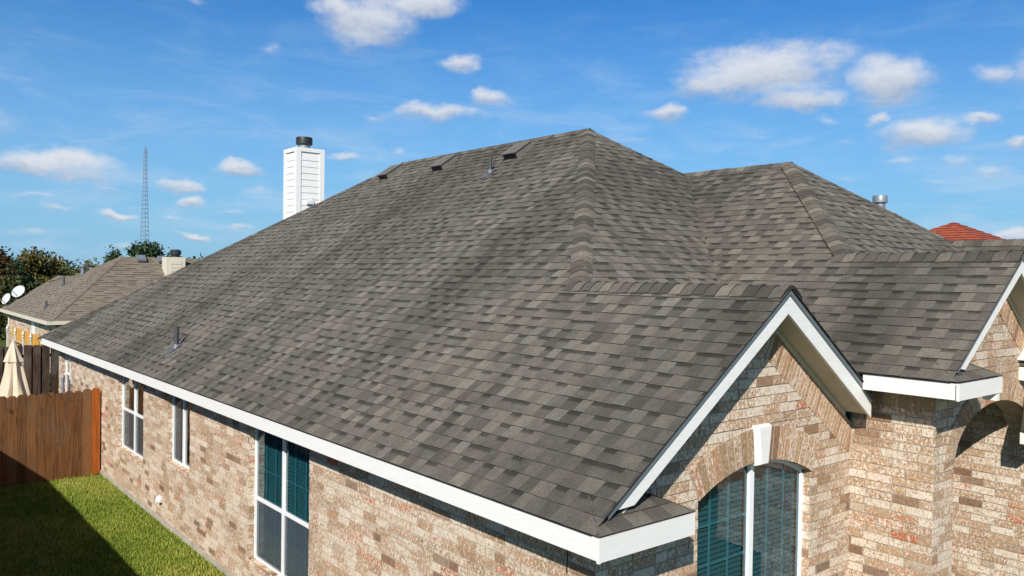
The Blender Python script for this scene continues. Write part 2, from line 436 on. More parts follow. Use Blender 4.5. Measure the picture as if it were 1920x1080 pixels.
def shingle_plane(mb, O, U, V, polys, E=.165, seed=1, wmin=.125, wmax=.20, base_lift=.008, tabs=True, tonebias=0.0):
    """laminated shingles laid course by course over a roof plane.  O origin, U along the eave, V up the slope"""
    O = Vector(O); U = Vector(U).normalized(); V = Vector(V).normalized(); N = U.cross(V)
    if N.z < 0: N = -N
    r = random.Random(seed)
    P2 = [[((Vector(p) - O).dot(U), (Vector(p) - O).dot(V)) for p in poly] for poly in polys]
    Hs = [halves(p) for p in P2]
    umin = min(q[0] for p in P2 for q in p); umax = max(q[0] for p in P2 for q in p)
    vmin = min(q[1] for p in P2 for q in p); vmax = max(q[1] for p in P2 for q in p)
    k = math.floor(vmin / E)
    lay = lambda u, v, h: tuple(O + U * u + V * v + N * h)
    while k * E < vmax:
        v0, v1 = k * E, (k + 1) * E + .012
        u = umin - r.random() * .4; cb = r.uniform(-.05, .05); hi = r.random() < .5
        wob = r.uniform(-.004, .004)
        while u < umax:
            w = r.uniform(wmin, wmax); hi = not hi if r.random() < .90 else hi
            t = min(1, max(0, (r.gauss(.62, .10) if hi else r.gauss(.42, .10)) + cb + tonebias))
            if r.random() < .03: t = max(0, t - .3)
            band = 1.0 if (r.random() < (.10 if hi else .62)) else 0.0
            lift = base_lift + (.004 if hi else 0.0) + r.uniform(-.0015, .0015)
            tile = [(u, v0 + wob), (u + w, v0 + wob), (u + w, v1), (u, v1)]
            for H in Hs:
                c = clip_convex(tile, H)
                if len(c) < 3 or area(c) < 2e-5: continue
                hh = lambda v: .002 + (lift - .002) * max(0, min(1, (v1 - v) / (v1 - v0)))
                top = [lay(a, b_, hh(b_)) for a, b_ in c]; bot = [lay(a, b_, -.004) for a, b_ in c]
                uv = [(a, (b_ - v0) / E) for a, b_ in c]
                ar = sum(c[i][0] * c[(i + 1) % len(c)][1] - c[(i + 1) % len(c)][0] * c[i][1] for i in range(len(c)))
                flip = (ar < 0) != (U.cross(V).z < 0)
                if flip: top = top[::-1]; bot = bot[::-1]; uv = uv[::-1]
                mb.poly(top, (t, band, 0), uv)
                for i in range(len(top)):
                    j = (i + 1) % len(top)
                    vm = (uv[i][1] + uv[j][1]) / 2
                    if vm > 1.0: continue
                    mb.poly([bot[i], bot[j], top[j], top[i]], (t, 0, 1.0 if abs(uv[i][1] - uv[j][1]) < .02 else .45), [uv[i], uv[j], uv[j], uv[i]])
            u += w
        k += 1

def cap_run(mb, A, B, s1, s2, width=.21, E=.15, seed=3, lift0=.013, round_=.016):
    """bent cap shingles laid from A (low) to B (high); s1, s2 point down the two slopes, square to the line"""
    A = Vector(A); B = Vector(B); D = (B - A); L = D.length; D.normalize()
    s1 = Vector(s1).normalized(); s2 = Vector(s2).normalized()
    up = -(s1 + s2); up = up.normalized() if up.length > 1e-4 else Vector((0, 0, 1))
    n1 = D.cross(s1).normalized(); n1 = n1 if n1.dot(up) > 0 else -n1
    n2 = D.cross(s2).normalized(); n2 = n2 if n2.dot(up) > 0 else -n2
    r = random.Random(seed); n = max(1, int(round(L / E))); e = L / n
    NP_ = 10
    def arc(w):
        out = []
        for i in range(NP_ + 1):
            h = i / NP_; b0, b1, b2 = (1 - h) ** 2, 2 * h * (1 - h) * 1.7, h * h; d = b0 + b1 + b2
            out.append(((s1 * (w * b0) + s2 * (w * b2)) / d, 2 * h - 1))
        return out
    sag = (arc(width)[NP_ // 2][0]).dot(-up)
    for k in range(n):
        t0 = k * e; t1 = min(L, (k + 1.25) * e)
        t = min(1, max(0, r.choice((.12, .25, .38, .45, .52, .62, .80)) + r.uniform(-.08, .08)))
        wj = width * r.uniform(.96, 1.04); lf = lift0 + r.uniform(-.003, .004); skew = r.uniform(-.012, .012)
        rows = []
        for tt, lift, sg in ((t0, lf, 1), (t1, .007, 0)):
            row = []
            for off, q in arc(wj):
                row.append(A + D * (tt + skew * q) + off + up * (lift + sag * .9 * (1 - q * q)))
            rows.append(row)
        a, b = rows
        for i in range(NP_):
            q = [a[i], a[i + 1], b[i + 1], b[i]]
            nn = (q[1] - q[0]).cross(q[3] - q[0])
            uv = [(k * .7 + i * .05, 0), (k * .7 + i * .05 + .05, 0), (k * .7 + i * .05 + .05, .6), (k * .7 + i * .05, .6)]
            if nn.dot(up) < 0: q = q[::-1]; uv = uv[::-1]
            mb.poly([tuple(p) for p in q], (t, 0, 0), uv)
            lo0 = a[i] - up * (lf + .004); lo1 = a[i + 1] - up * (lf + .004)
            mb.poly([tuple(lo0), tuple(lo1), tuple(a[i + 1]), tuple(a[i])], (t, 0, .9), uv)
        for i in (0, NP_):
            dn = up * .03
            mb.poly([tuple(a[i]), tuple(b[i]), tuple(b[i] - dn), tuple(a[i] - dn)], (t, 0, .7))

def cut_pieces(c, rects, arcs):
    """convex polygon c minus rectangles and minus the region under polyline arcs"""
    out = [c]
    for (u0, u1, v0, v1) in rects:
        nx = []
        for p in out:
            us = [q[0] for q in p]; vs = [q[1] for q in p]
            if max(us) <= u0 or min(us) >= u1 or max(vs) <= v0 or min(vs) >= v1: nx.append(p); continue
            a = clip_half(p, 1, 0, u0)
            if len(a) > 2: nx.append(a)
            a = clip_half(p, -1, 0, -u1)
            if len(a) > 2: nx.append(a)
            m = clip_half(clip_half(p, -1, 0, -u0), 1, 0, u1)
            if len(m) > 2:
                a = clip_half(m, 0, 1, v0)
                if len(a) > 2: nx.append(a)
                a = clip_half(m, 0, -1, -v1)
                if len(a) > 2: nx.append(a)
        out = nx
    for arc in arcs:
        nx = []
        for p in out:
            us = [q[0] for q in p]; vs = [q[1] for q in p]
            if max(us) <= arc[0][0] or min(us) >= arc[-1][0] or min(vs) > max(q[1] for q in arc): nx.append(p); continue
            a = clip_half(p, 1, 0, arc[0][0])
            if len(a) > 2: nx.append(a)
            a = clip_half(p, -1, 0, -arc[-1][0])
            if len(a) > 2: nx.append(a)
            for (ua, va), (ub, vb) in zip(arc, arc[1:]):
                m = clip_half(clip_half(p, -1, 0, -ua), 1, 0, ub)
                if len(m) > 2:
                    sl = (vb - va) / (ub - ua)      # keep v >= va+sl(u-ua)
                    a = clip_half(m, sl, -1, sl * ua - va)
                    if len(a) > 2: nx.append(a)
        out = nx
    return [p for p in out if area(p) > 3e-6]

BH, BL, MJ = .0945, .29, .012
def brick_wall(mb, O, U, N, poly, rects=(), arcs=(), seed=1, bl=BL, voff=0.0):
    """running-bond bricks standing 5 mm proud of a mortar sheet.  U horizontal, Z up, N outward"""
    O = Vector(O); U = Vector(U).normalized(); Z = Vector((0, 0, 1)); N = Vector(N).normalized()
    r = random.Random(seed); H = halves(poly)
    lay = lambda u, v, h: tuple(O + U * u + Z * v + N * h)
    flipw = U.cross(Z).dot(N) < 0
    def face(pts, h, t, uv=None):
        P = [lay(a, b, h) for a, b in pts]
        ar = sum(pts[i][0] * pts[(i + 1) % len(pts)][1] - pts[(i + 1) % len(pts)][0] * pts[i][1] for i in range(len(pts)))
        uvs = list(pts)
        if (ar < 0) != flipw: P = P[::-1]; uvs = uvs[::-1]
        mb.poly(P, t, uvs)
        return P, uvs
    for c in cut_pieces(list(poly), rects, arcs): face(c, 0, (.5, .5, 1))
    vs = [p[1] for p in poly]; us = [p[0] for p in poly]
    k = math.floor((min(vs) - voff) / BH)
    while k * BH + voff < max(vs):
        v0 = k * BH + voff + MJ / 2; v1 = v0 + BH - MJ
        u = min(us) - (bl / 2 if k % 2 else 0) - r.uniform(0, .02)
        while u < max(us):
            L = bl if r.random() < .9 else bl * .55
            tile = [(u + MJ / 2, v0), (u + L - MJ / 2, v0), (u + L - MJ / 2, v1), (u + MJ / 2, v1)]
            j = r.uniform(-.002, .002); tile = [(a, b + j) for a, b in tile]
            t = (r.random(), r.random(), 0)
            pr = r.uniform(.006, .012)
            c = clip_convex(tile, H)
            if len(c) > 2:
                for q in cut_pieces(c, rects, arcs):
                    P, uv = face(q, pr, t)
                    off = N * (-pr - .001)
                    for i in range(len(P)):
                        jn = (i + 1) % len(P)
                        mb.poly([tuple(Vector(P[i]) + off), tuple(Vector(P[jn]) + off), P[jn], P[i]], (t[0], t[1], .35), [uv[i], uv[jn], uv[jn], uv[i]])
            u += L
        k += 1
def arch_bricks(mb, O, U, N, inner, outer, proud=.012, depth=.10, seed=4, skip=None, mort=True):
    """radial soldier bricks between two polylines (same count)"""
    O = Vector(O); U = Vector(U).normalized(); Z = Vector((0, 0, 1)); N = Vector(N).normalized()
    lay = lambda p, h: O + U * p[0] + Z * p[1] + N * h
    r = random.Random(seed)
    for i in range(len(inner) - 1):
        a, b, c, d = inner[i], inner[i + 1], outer[i + 1], outer[i]
        if skip and skip[0] < (a[0] + b[0]) / 2 < skip[1]: continue
        def lerp(p, q, k): return (p[0] + (q[0] - p[0]) * k, p[1] + (q[1] - p[1]) * k)
        if mort: quad(mb, [lay(a, proud - .006), lay(b, proud - .006), lay(c, proud - .006), lay(d, proud - .006)], N, (.5, .5, 1))
        w = math.hypot(b[0] - a[0], b[1] - a[1]); m = .007 / max(w, .02)
        a2, b2, c2, d2 = lerp(a, b, m), lerp(b, a, m), lerp(c, d, m), lerp(d, c, m)
        t = (r.choice((.05, .12, .4, .6, .8, .90, .93, .96)) + r.uniform(-.03, .03), r.uniform(.55, 1.25), 0)
        F = [lay(p, proud + r.uniform(-.001, .002)) for p in (a2, b2, c2, d2)]; Bk = [lay(p, -depth) for p in (a2, b2, c2, d2)]
        uv = [(0, 0), (.08, 0), (.08, .3), (0, .3)]
        quad(mb, F, N, t, uv)
        for k in range(4):
            l = (k + 1) % 4
            mb.poly([tuple(x) for x in (Bk[k], Bk[l], F[l], F[k])], (t[0], t[1], .25), uv)
def quad(mb, P, N, t, uv=None):
    P = [Vector(p) for p in P]
    nn = (P[1] - P[0]).cross(P[2] - P[0])
    uv = uv or [(p.x + p.y, p.z) for p in P]
    if nn.dot(N) < 0: P = P[::-1]; uv = uv[::-1]
    mb.poly([tuple(p) for p in P], t, uv)

# ------------------------------------------------------------------ dimensions (z = 0 at the low eave, ground below)
GZ = -2.87
PT = .702                                    # roof pitch
L = 21.8; WX = 6.744; DY = 7.013; HZ = PT * WX; CY = 13.67
GX = 2.606; GY = .097; GH = PT * GX          # front gable peak
E2, Y2, Z2 = 4.013, -.859, .942              # raised wing: eave x, front y, eave z
W2X, W2Y, W2Z = 8.25, 3.63, 3.915            # wing apex
G2X, G2Y, G2Z = 5.86, -.773, 2.238           # second gable
OV = .40; WY = .42; X3 = 4.43; PY = -.48     # wall planes
FH = .16                                     # fascia height
house = empty('brick_house', (3.0, 6.0, GZ), 'large pale brick house with grey shingle roof and white trim filling the picture', 'house')

# ------------------------------------------------------------------ roof
RL = .020
c_ = 1 / math.sqrt(1 + PT * PT)
mb = MB()
up = lambda x, y, z: (x, y, z + RL)
# left slope: lower band carries on over the front gable, upper band starts at the front hip
yg = GY - .03
foot1 = [up(-.012, -.015, -.0084), up(.05, yg, .05 * PT), up(-.012, yg, -.0084)]
lower = [up(-.012, yg, -.0084), up(GX, yg, GH), up(GX, CY + (WX - GX) / WX * (L - CY), GH), up(-.012, L + .03, -.0084)]
upper = [up(GX, 2.875, GH), up(WX, DY, HZ), up(WX, CY, HZ), up(GX, CY + (WX - GX) / WX * (L - CY), GH)]
shingle_plane(mb, (-.012, 0, RL - .0084), (0, -1, 0), (1, 0, PT), [lower, upper, foot1], seed=11)
# main front hip slope
F = lambda x, y: (x, y, PT * (y - .269) + RL)
shingle_plane(mb, F(0, .269), (1, 0, 0), (0, 1, PT), [[F(GX, 2.875), F(3.95, 1.53), F(8.2, 5.80), F(WX, DY)]], seed=12)
# front gable, right slope
S = lambda x, y: (x, y, PT * (2 * GX - x) + RL)
shingle_plane(mb, S(5.2, 0), (0, 1, 0), (-1, 0, PT), [[S(GX, yg), S(3.99, yg), S(3.95, 1.53), S(GX, 2.875)]], seed=13)
shingle_plane(mb, S(5.2, 0), (0, 1, 0), (-1, 0, PT), [[S(3.99, yg), S(4.20, yg), S(4.20, .40), S(3.99, .40)]], seed=13)
# wing, left slope
Q = lambda x, y: (x, y, Z2 + PT * (x - E2) + RL)
yg2 = G2Y - .03
foot2 = [Q(E2 - .012, Y2 - .015), Q(E2 + .04, yg2), Q(E2 - .012, yg2)]
low2 = [Q(E2 - .012, yg2), Q(G2X, yg2), Q(G2X, 1.28), Q(G2X, 3.458), Q(E2 - .012, 1.56)]
up2 = [Q(G2X, 1.24), Q(W2X, W2Y), Q(W2X, 5.84), Q(G2X, 3.458)]
shingle_plane(mb, Q(E2 - .012, 0), (0, -1, 0), (1, 0, PT), [low2, up2, foot2], seed=14, tonebias=-.03)
# wing, front hip slope
H2 = lambda x, y: (x, y, W2Z + PT * (y - W2Y) + RL)
G3X, G3Z = 10.13, 2.59
Yb = lambda z: W2Y - (W2Z - z) / PT
shingle_plane(mb, H2(0, Yb(.5)), (1, 0, 0), (0, 1, PT), [[H2(G2X, 1.24), H2(8.28, -.97), H2(8.9, -.4), H2(10.13, 1.75), H2(W2X, W2Y)]], seed=15)
# second gable right slope, third gable left slope
S2 = lambda x, y: (x, y, G2Z - PT * (x - G2X) + RL)
shingle_plane(mb, S2(8.3, 0), (0, 1, 0), (-1, 0, PT), [[S2(G2X, yg2), S2(7.7, yg2), S2(8.28, -.9), S2(G2X, 1.24)]], seed=16)
S3 = lambda x, y: (x, y, G3Z - PT * (G3X - x) + RL)
shingle_plane(mb, S3(6.9, 0), (0, -1, 0), (1, 0, PT), [[S3(G3X, 1.75), S3(7.6, .1), S3(7.6, -4.0), S3(G3X, -4.0)]], seed=17)
# small returns at the gable feet
def ret(x0, y0, z0, w, seed):
    T = lambda x, y: (x0 + x, y0 + y, z0 + .48 * y + RL)
    shingle_plane(mb, T(0, -.02), (1, 0, 0), (0, 1, .48), [[T(-.012, -.014), T(w + .02, -.014), T(w - .46, .45), T(.30, .45)]], seed=seed, E=.15, wmin=.18, wmax=.34)
    e = lambda x, y: (x0 + x, y0 + y, z0 + .48 * (w + .02 - x) + RL)
    mb.poly([e(w + .02, -.02), e(w + .02, .45), e(w - .46, .45)], (.4, 0, 0))
ret(0, 0, 0, 1.09, 21); ret(E2, Y2, Z2, 1.05, 22)
# hidden sides: back hip, right slopes
def backing(P, U, V, seed): shingle_plane(mb, P[0], U, V, [P], seed=seed, E=.33, wmin=.5, wmax=.9)
pb = (HZ) / (L - CY)
backing([up(-.03, L + .03, -.02), up(13.5, L + .03, -.02), up(WX, CY, HZ)], (-1, 0, 0), (0, -1, pb), 31)
backing([up(13.5, L, 0), up(13.5, .5, 0), up(WX, DY, HZ), up(WX, CY, HZ)], (0, 1, 0), (-1, 0, PT), 32)
backing([up(W2X + 5.5, 8.0, W2Z - 5.5 * PT), up(W2X + 5.5, -1.9, W2Z - 5.5 * PT), up(W2X, W2Y, W2Z), up(W2X, 5.84, W2Z)], (0, 1, 0), (-1, 0, PT), 33)
backing([up(G3X + 3.5, 1.7, G3Z - 3.5 * PT), up(G3X + 3.5, -4, G3Z - 3.5 * PT), up(G3X, -4, G3Z), up(G3X, 1.75, G3Z)], (0, 1, 0), (-1, 0, PT), 34)
# decking under the shingles
def deck(*P):
    mb.poly([(p[0], p[1], p[2] - .009) for p in P], (.1, 0, 1))
deck(*lower); deck(*upper); deck(*low2); deck(*up2)
roof = mb.build('roof', MT['shingle'], house)

def slope_dir(D, n):
    """direction square to D lying in the plane with normal n, pointing down"""
    s = Vector(D).cross(Vector(n)).normalized()
    return s if s.z < 0 else -s
nL = Vector((-PT, 0, 1)); nF = Vector((0, -PT, 1)); nR = Vector((PT, 0, 1)); nB = Vector((0, pb, 1))
caps = MB()
def cap(A, B, n1, n2, seed, **k):
    D = (Vector(B) - Vector(A)).normalized()
    cap_run(caps, A, B, slope_dir(D, n1), slope_dir(D, n2), seed=seed, **k)
u3 = lambda p: (p[0], p[1], p[2] + RL + .008)
cap(u3((GX, 2.90, GH)), u3((WX, DY, HZ)), nL, nF, 41, width=.155)
cap(u3((GX, yg, GH)), u3((GX, 3.05, GH)), nL, nR, 42, width=.20, lift0=.024)
cap(u3((WX, CY, HZ)), u3((WX, DY - .05, HZ)), nL, nR, 43, width=.17)
cap(u3((0, L, 0)), u3((WX, CY, HZ)), nL, nB, 44, width=.17)
cap(u3((8.1, 5.75, 3.80)), u3((WX, DY, HZ)), nF, nR, 45, width=.17)
cap(u3((G2X, 1.27, G2Z)), u3((W2X, W2Y, W2Z)), nL, nF, 46, width=.155)
cap(u3((G2X, yg2, G2Z)), u3((G2X, 1.42, G2Z)), nL, nR, 47, width=.20, lift0=.024)
cap(u3((W2X, 5.84, W2Z)), u3((W2X, W2Y - .05, W2Z)), nL, nR, 48, width=.17)
cap(u3((G3X, 1.75, G3Z)), u3((W2X, W2Y, W2Z)), nF, nR, 49, width=.17)
cap(u3((G3X, -4, G3Z)), u3((G3X, 1.95, G3Z)), nL, nR, 50, width=.20)
ridge_cap = caps.build('ridge_cap', MT['shingle_cap'], roof)
# red chalk line snapped along the second hip's cap
ch = MB()
D = Vector((W2X - G2X, W2Y - 1.27, W2Z - G2Z)).normalized(); sd = slope_dir(D, nL)
a = Vector(u3((G2X, 1.27, G2Z))) + sd * .165 + nL.normalized() * .012; b2 = Vector(u3((W2X, W2Y, W2Z))) + sd * .165 + nL.normalized() * .012
ch.tube(a, b2, .0035, n=5)
ch.tube(Vector(u3((G2X, yg2 + .2, G2Z))) + slope_dir(Vector((0, 1, 0)), nL) * .185 + nL.normalized() * .010, Vector(u3((G2X, 1.2, G2Z))) + slope_dir(Vector((0, 1, 0)), nL) * .185 + nL.normalized() * .010, .0025, n=5)
ch.build('chalk_line', MT['chalk'], roof)

# slant box vents near the main ridge
V_ = Vector((1, 0, PT)).normalized(); N_ = Vector((-PT, 0, 1)).normalized()
def roof_vent(y, x):
    c = Vector((x, y, x * PT + RL + .015)); m = MB()
    U_ = Vector((0, 1, 0))
    def P(u, v, n): return tuple(c + U_ * u + V_ * v + N_ * n)
    a = .20; b = .24
    m.prism([P(-a, -b, -.02), P(-a, -b, .125), P(-a, b, .115), P(-a, b, -.02)], tuple(U_ * (2 * a)))
    m.prism([P(-a - .02, -b - .03, .1262), P(-a - .02, b + .01, .1162), P(a + .02, b + .01, .1162), P(a + .02, -b - .03, .1262)], tuple(N_ * .016))
    m.build('roof_vent', MT['vent'], roof, origin=tuple(c))
    k = MB(); k.prism([P(-a + .01, -b - .004, .015), P(a - .01, -b - .004, .015), P(a - .01, -b - .004, .115), P(-a + .01, -b - .004, .115)], tuple(V_ * .003)); k.build('vent_grille', MT['black'], roof)
for y in (13.35, 11.0, 8.42): roof_vent(y, 6.20)
def vent_pipe(y, x, h, r):
    c = Vector((x, y, x * PT + RL + .014)); m = MB()
    m.tube(c - Vector((0, 0, .1)), c + Vector((0, 0, h)), r, n=16)
    m.tube(c + Vector((0, 0, h)), c + Vector((0, 0, h + .02)), r * .8, n=16)
    o = m.build('vent_pipe', MT['pvc'], roof, smooth=True, origin=tuple(c))
    f = MB(); U_ = Vector((0, 1, 0))
    P = lambda u, v, n: tuple(c + U_ * u + V_ * v + N_ * n)
    w = .10
    f.prism([P(-w, -.24, .004), P(w, -.24, .004), P(w, .10, .006), P(-w, .10, .006)], tuple(N_ * .006))
    f.tube(c - Vector((0, 0, .02)), c + Vector((0, 0, .06)), r * 2.3, r * 1.15, n=16)
    f.build('pipe_flashing', MT['lead'], roof)
vent_pipe(11.82, .62, .36, .042); vent_pipe(8.58, 5.60, .30, .034)

# ------------------------------------------------------------------ eaves: fascia, soffit, rakes
def fascia_box(lo, hi, name='fascia', mat='paint'):
    m = MB(); m.box(lo, hi); return m.build(name, MT[mat], house)
yb_ = [0, 3.62, 8.45, 12.1, 16.9, L]
for a_, b_ in zip(yb_, yb_[1:]): fascia_box((-.001 - .002 * (a_ % 2 > 1), a_ + .0015, -FH - .012), (.028, b_ - .0015, .004))   # long left eave, butt-jointed boards
fascia_box((.0, -.028, -FH - .010), (1.09, -.001, .004))                     # return on the front corner
fascia_box((1.062, -.001, -FH), (1.09, WY, .0))
fascia_box((-.026, -.030, -FH - .016), (-.004, -.002, .008), 'corner_trim')
fascia_box((E2, Y2, Z2 - FH), (E2 + .028, .08, Z2))                 # wing eave
fascia_box((E2, Y2 - .028, Z2 - FH), (E2 + 1.05, Y2 - .001, Z2))
fascia_box((E2 + 1.022, Y2 - .001, Z2 - FH), (E2 + 1.05, PY, Z2))
fascia_box((E2 - .024, Y2 - .030, Z2 - FH - .004), (E2 - .002, Y2 - .002, Z2 + .004), 'corner_trim')
fascia_box((E2 + .93, Y2 - .02, Z2 - FH - .08), (E2 + 1.0, Y2 + .12, Z2 - FH), 'trim_block')
def soffit(lo, hi):
    m = MB(); m.box(lo, hi); return m.build('soffit', MT['soffit'], house)
soffit((.029, .001, -FH + .012), (OV, L - .05, -FH + .024))
soffit((OV + .001, .001, -FH + .012), (1.06, WY, -FH + .024))
soffit((E2 + .029, Y2 + .001, Z2 - FH + .012), (X3, .40, Z2 - FH + .024))
soffit((X3 + .001, Y2 + .001, Z2 - FH + .012), (E2 + 1.02, PY, Z2 - FH + .024))
def rake(px_, py, pz, xa, zdrop, side, wy, w=.225, foot=None):
    """sloping white board on the gable edge; side -1 left, +1 right; runs from the peak to x = xa"""
    m = MB()
    za = pz - PT * abs(px_ - xa)
    if side < 0: P = [(px_, py, pz), (px_, py, pz - w), (foot, py, za - w + .18 - PT * (foot - xa) * -1 - .155), (xa, py, za)]
    else: P = [(px_, py, pz), (px_, py, pz - w), (xa, py, za - w), (xa, py, za)]
    m.prism(P, (0, .03, 0))
    o = m.build('rake_board', MT['paint'], house)
    s = MB()                                                      # shingle mould strip above
    k = .045
    s.prism([(px_, py - .018, pz), (px_, py - .018, pz - k), (xa, py - .018, za - k), (xa, py - .018, za)], (0, .016, 0))
    s.build('rake_trim', MT['drip'], o)
    f = MB()                                                      # sloped soffit behind the board
    z1 = pz - w + .03; z2 = za - w + .03
    f.prism([(px_, py + .031, z1), (px_, wy, z1), (xa, wy, z2), (xa, py + .031, z2)], (0, 0, .014))
    f.build('soffit', MT['soffit'], o)
    t = MB()                                                      # frieze moulding on the wall
    t.prism([(px_, wy - .032, z1 - .003), (px_, wy - .032, z1 - .055), (xa, wy - .032, z2 - .055), (xa, wy - .032, z2 - .003)], (0, .030, 0))
    t.build('frieze_trim', MT['cream'], o)
rake(GX, GY, GH, .19, 0, -1, WY, foot=.49)
rake(GX, GY, GH, 4.24, 0, 1, WY)
rake(G2X, G2Y, G2Z, E2 + .19, 0, -1, PY, w=.20, foot=E2 + .40)
rake(G2X, G2Y, G2Z, 7.5, 0, 1, PY, w=.20)

# ------------------------------------------------------------------ brick walls
wb = MB()
# left wall: u runs along +y
BK = L - OV
wins = [(5.60, 7.64, -2.36, -.30), (10.30, 11.58, -1.62, -.30), (13.13, 15.12, -1.96, -.30), (19.90, 21.02, -1.72, -.30)]
brick_wall(wb, (OV, 0, 0), (0, 1, 0), (-1, 0, 0), [(WY, GZ + .10), (BK, GZ + .10), (BK, -FH + .01), (WY, -FH + .01)], rects=wins, seed=51, voff=.02)
RD = .085
for (a, b, z0, z1) in wins:
    # reveals, and a sloping rowlock sill
    brick_wall(wb, (OV, b, 0), (1, 0, 0), (0, -1, 0), [(0, z0), (RD + .06, z0), (RD + .06, z1), (0, z1)], seed=int(b * 10), bl=.18, voff=.02)
    brick_wall(wb, (OV, a, 0), (1, 0, 0), (0, 1, 0), [(0, z0), (RD + .06, z0), (RD + .06, z1), (0, z1)], seed=int(a * 10) + 1, bl=.18, voff=.02)
    wb.box((OV + .01, a - .02, z1), (OV + .16, b + .02, z1 + .03), (.5, .5, 1))
    n = int((b - a) / .095); r = random.Random(int(a * 7))
    for k in range(n):
        y0 = a + (b - a) * k / n + .004; y1 = a + (b - a) * (k + 1) / n - .004
        wb.prism([(OV - .03, y0, z0 - .085), (OV + .12, y0, z0 - .085), (OV + .12, y0, z0 + .004), (OV - .03, y0, z0 - .030)], (0, y1 - y0, 0), (r.random(), r.random(), 0))
# front gable wall
def arc_pts(x0, x1, zs, rise, n, drop=0.0):
    """circular segment from (x0, zs) to (x1, zs)"""
    h = (x1 - x0) / 2; Rr = (h * h + rise * rise) / (2 * rise); cx = (x0 + x1) / 2; cz = zs + rise - Rr
    a = math.asin(h / Rr)
    return [(cx + Rr * math.sin(-a + 2 * a * k / n), cz + Rr * math.cos(-a + 2 * a * k / n)) for k in range(n + 1)], (cx, cz, Rr, a)
AX0, AX1, AZ = 1.70, 3.60, -.09
NB = 20
inner, (acx, acz, aR, aA) = arc_pts(AX0, AX1, AZ, .235, NB)
outer = [(acx + (aR + .33) * math.sin(-aA + 2 * aA * k / NB), acz + (aR + .33) * math.cos(-aA + 2 * aA * k / NB)) for k in range(NB + 1)]
rk = .262                                                        # soldier band under the rakes
gz = lambda x: GH - PT * abs(x - GX) - .225
sold = .36
gable_in = [(OV, GZ + .10), (X3, GZ + .10), (X3, gz(X3) - sold), (GX, GH - .225 - sold), (OV, gz(OV) - sold)]
gable_all = [(OV, GZ + .10), (X3, GZ + .10), (X3, gz(X3)), (GX, GH - .225), (OV, gz(OV))]
openrect = [(AX0, AX1, -2.6, AZ + .01)]
brick_wall(wb, (0, WY, 0), (1, 0, 0), (0, -1, 0), gable_in, rects=openrect, arcs=[inner], seed=52, voff=.02)
# soldier bands that follow both rakes
ns = 34
for (xa, xb) in ((OV + .0, GX), (GX, X3)):
    lo = [(xa + (xb - xa) * k / ns, gz(xa + (xb - xa) * k / ns) - sold) for k in range(ns + 1)]
    tilt = .20 if xb == GX else -.20
    hi = [(p[0] - tilt * 0, p[1] + sold - .0) for p in lo]
    hi = [(p[0] - (.14 if xb == GX else -.14), p[1] + sold - .10 * 1) for p in lo]
    hi = [(min(max(q[0], OV), X3), min(q[1], gz(q[0]))) for q in hi]
    hi = [(q[0], gz(q[0])) for q in hi]
    if xb == GX: lo, hi = lo, hi
    arch_bricks(wb, (0, WY, 0), (1, 0, 0), (0, -1, 0), lo, hi, proud=.014, depth=.02, seed=int(xa * 5) + 3)
    wb.poly([(xa, WY + .002, gz(xa) - sold - .01), (xb, WY + .002, gz(xb) - sold - .01), (xb, WY + .002, gz(xb)), (xa, WY + .002, gz(xa))], (.5, .5, 1))
wb.poly([(GX - .3, WY + .001, gz(GX) - sold), (GX + .3, WY + .001, gz(GX) - sold), (GX + .2, WY + .001, gz(GX + .2)), (GX, WY + .001, gz(GX)), (GX - .2, WY + .001, gz(GX - .2))], (.5, .5, 1))
arch_bricks(wb, (0, WY, 0), (1, 0, 0), (0, -1, 0), inner, outer, proud=.022, depth=.02, seed=9, skip=(acx - .06, acx + .06))
# soffit of the arch and jambs
def intrados(pts, y, depth, sgn=1):
    for (a, b) in zip(pts, pts[1:]):
        wb.poly([(a[0], y - .02, a[1]), (b[0], y - .02, b[1]), (b[0], y + depth, b[1]), (a[0], y + depth, a[1])], (rng.random(), rng.random(), .2))
intrados(inner, WY, .13)
brick_wall(wb, (AX1, WY, 0), (0, 1, 0), (-1, 0, 0), [(0, -2.6), (.13, -2.6), (.13, AZ), (0, AZ)], seed=57, bl=.2, voff=.02)
brick_wall(wb, (AX0, WY, 0), (0, 1, 0), (1, 0, 0), [(0, -2.6), (.13, -2.6), (.13, AZ), (0, AZ)], seed=58, bl=.2, voff=.02)
# wing side wall (faces left), pier, arch wall, porch inner wall
SOL = .21
brick_wall(wb, (X3, 0, 0), (0, 1, 0), (-1, 0, 0), [(PY, GZ + .1), (WY, GZ + .1), (WY, Z2 - FH - SOL), (PY, Z2 - FH - SOL)], seed=53, voff=.02)
n = 10
lo = [(PY + (WY - PY) * k / n, Z2 - FH - SOL) for k in range(n + 1)]; hi = [(p[0], Z2 - FH) for p in lo]
arch_bricks(wb, (X3, 0, 0), (0, 1, 0), (-1, 0, 0), lo, hi, proud=.010, depth=.02, seed=66)
wb.poly([(X3 + .001, PY, Z2 - FH - SOL), (X3 + .001, WY, Z2 - FH - SOL), (X3 + .001, WY, Z2 - FH), (X3 + .001, PY, Z2 - FH)], (.5, .5, 1))
PX0, PX1, PZ = 4.90, 7.20, -.01
NP = 30
pin = [(6.05 - 1.15 * math.cos(math.pi * k / NP), PZ + .57 * math.sin(math.pi * k / NP)) for k in range(NP + 1)]
pout = [(6.05 - 1.42 * math.cos(math.pi * k / NP), PZ - .05 + .86 * math.sin(math.pi * k / NP)) for k in range(NP + 1)]
g2z = lambda x: G2Z - PT * abs(x - G2X) - .20
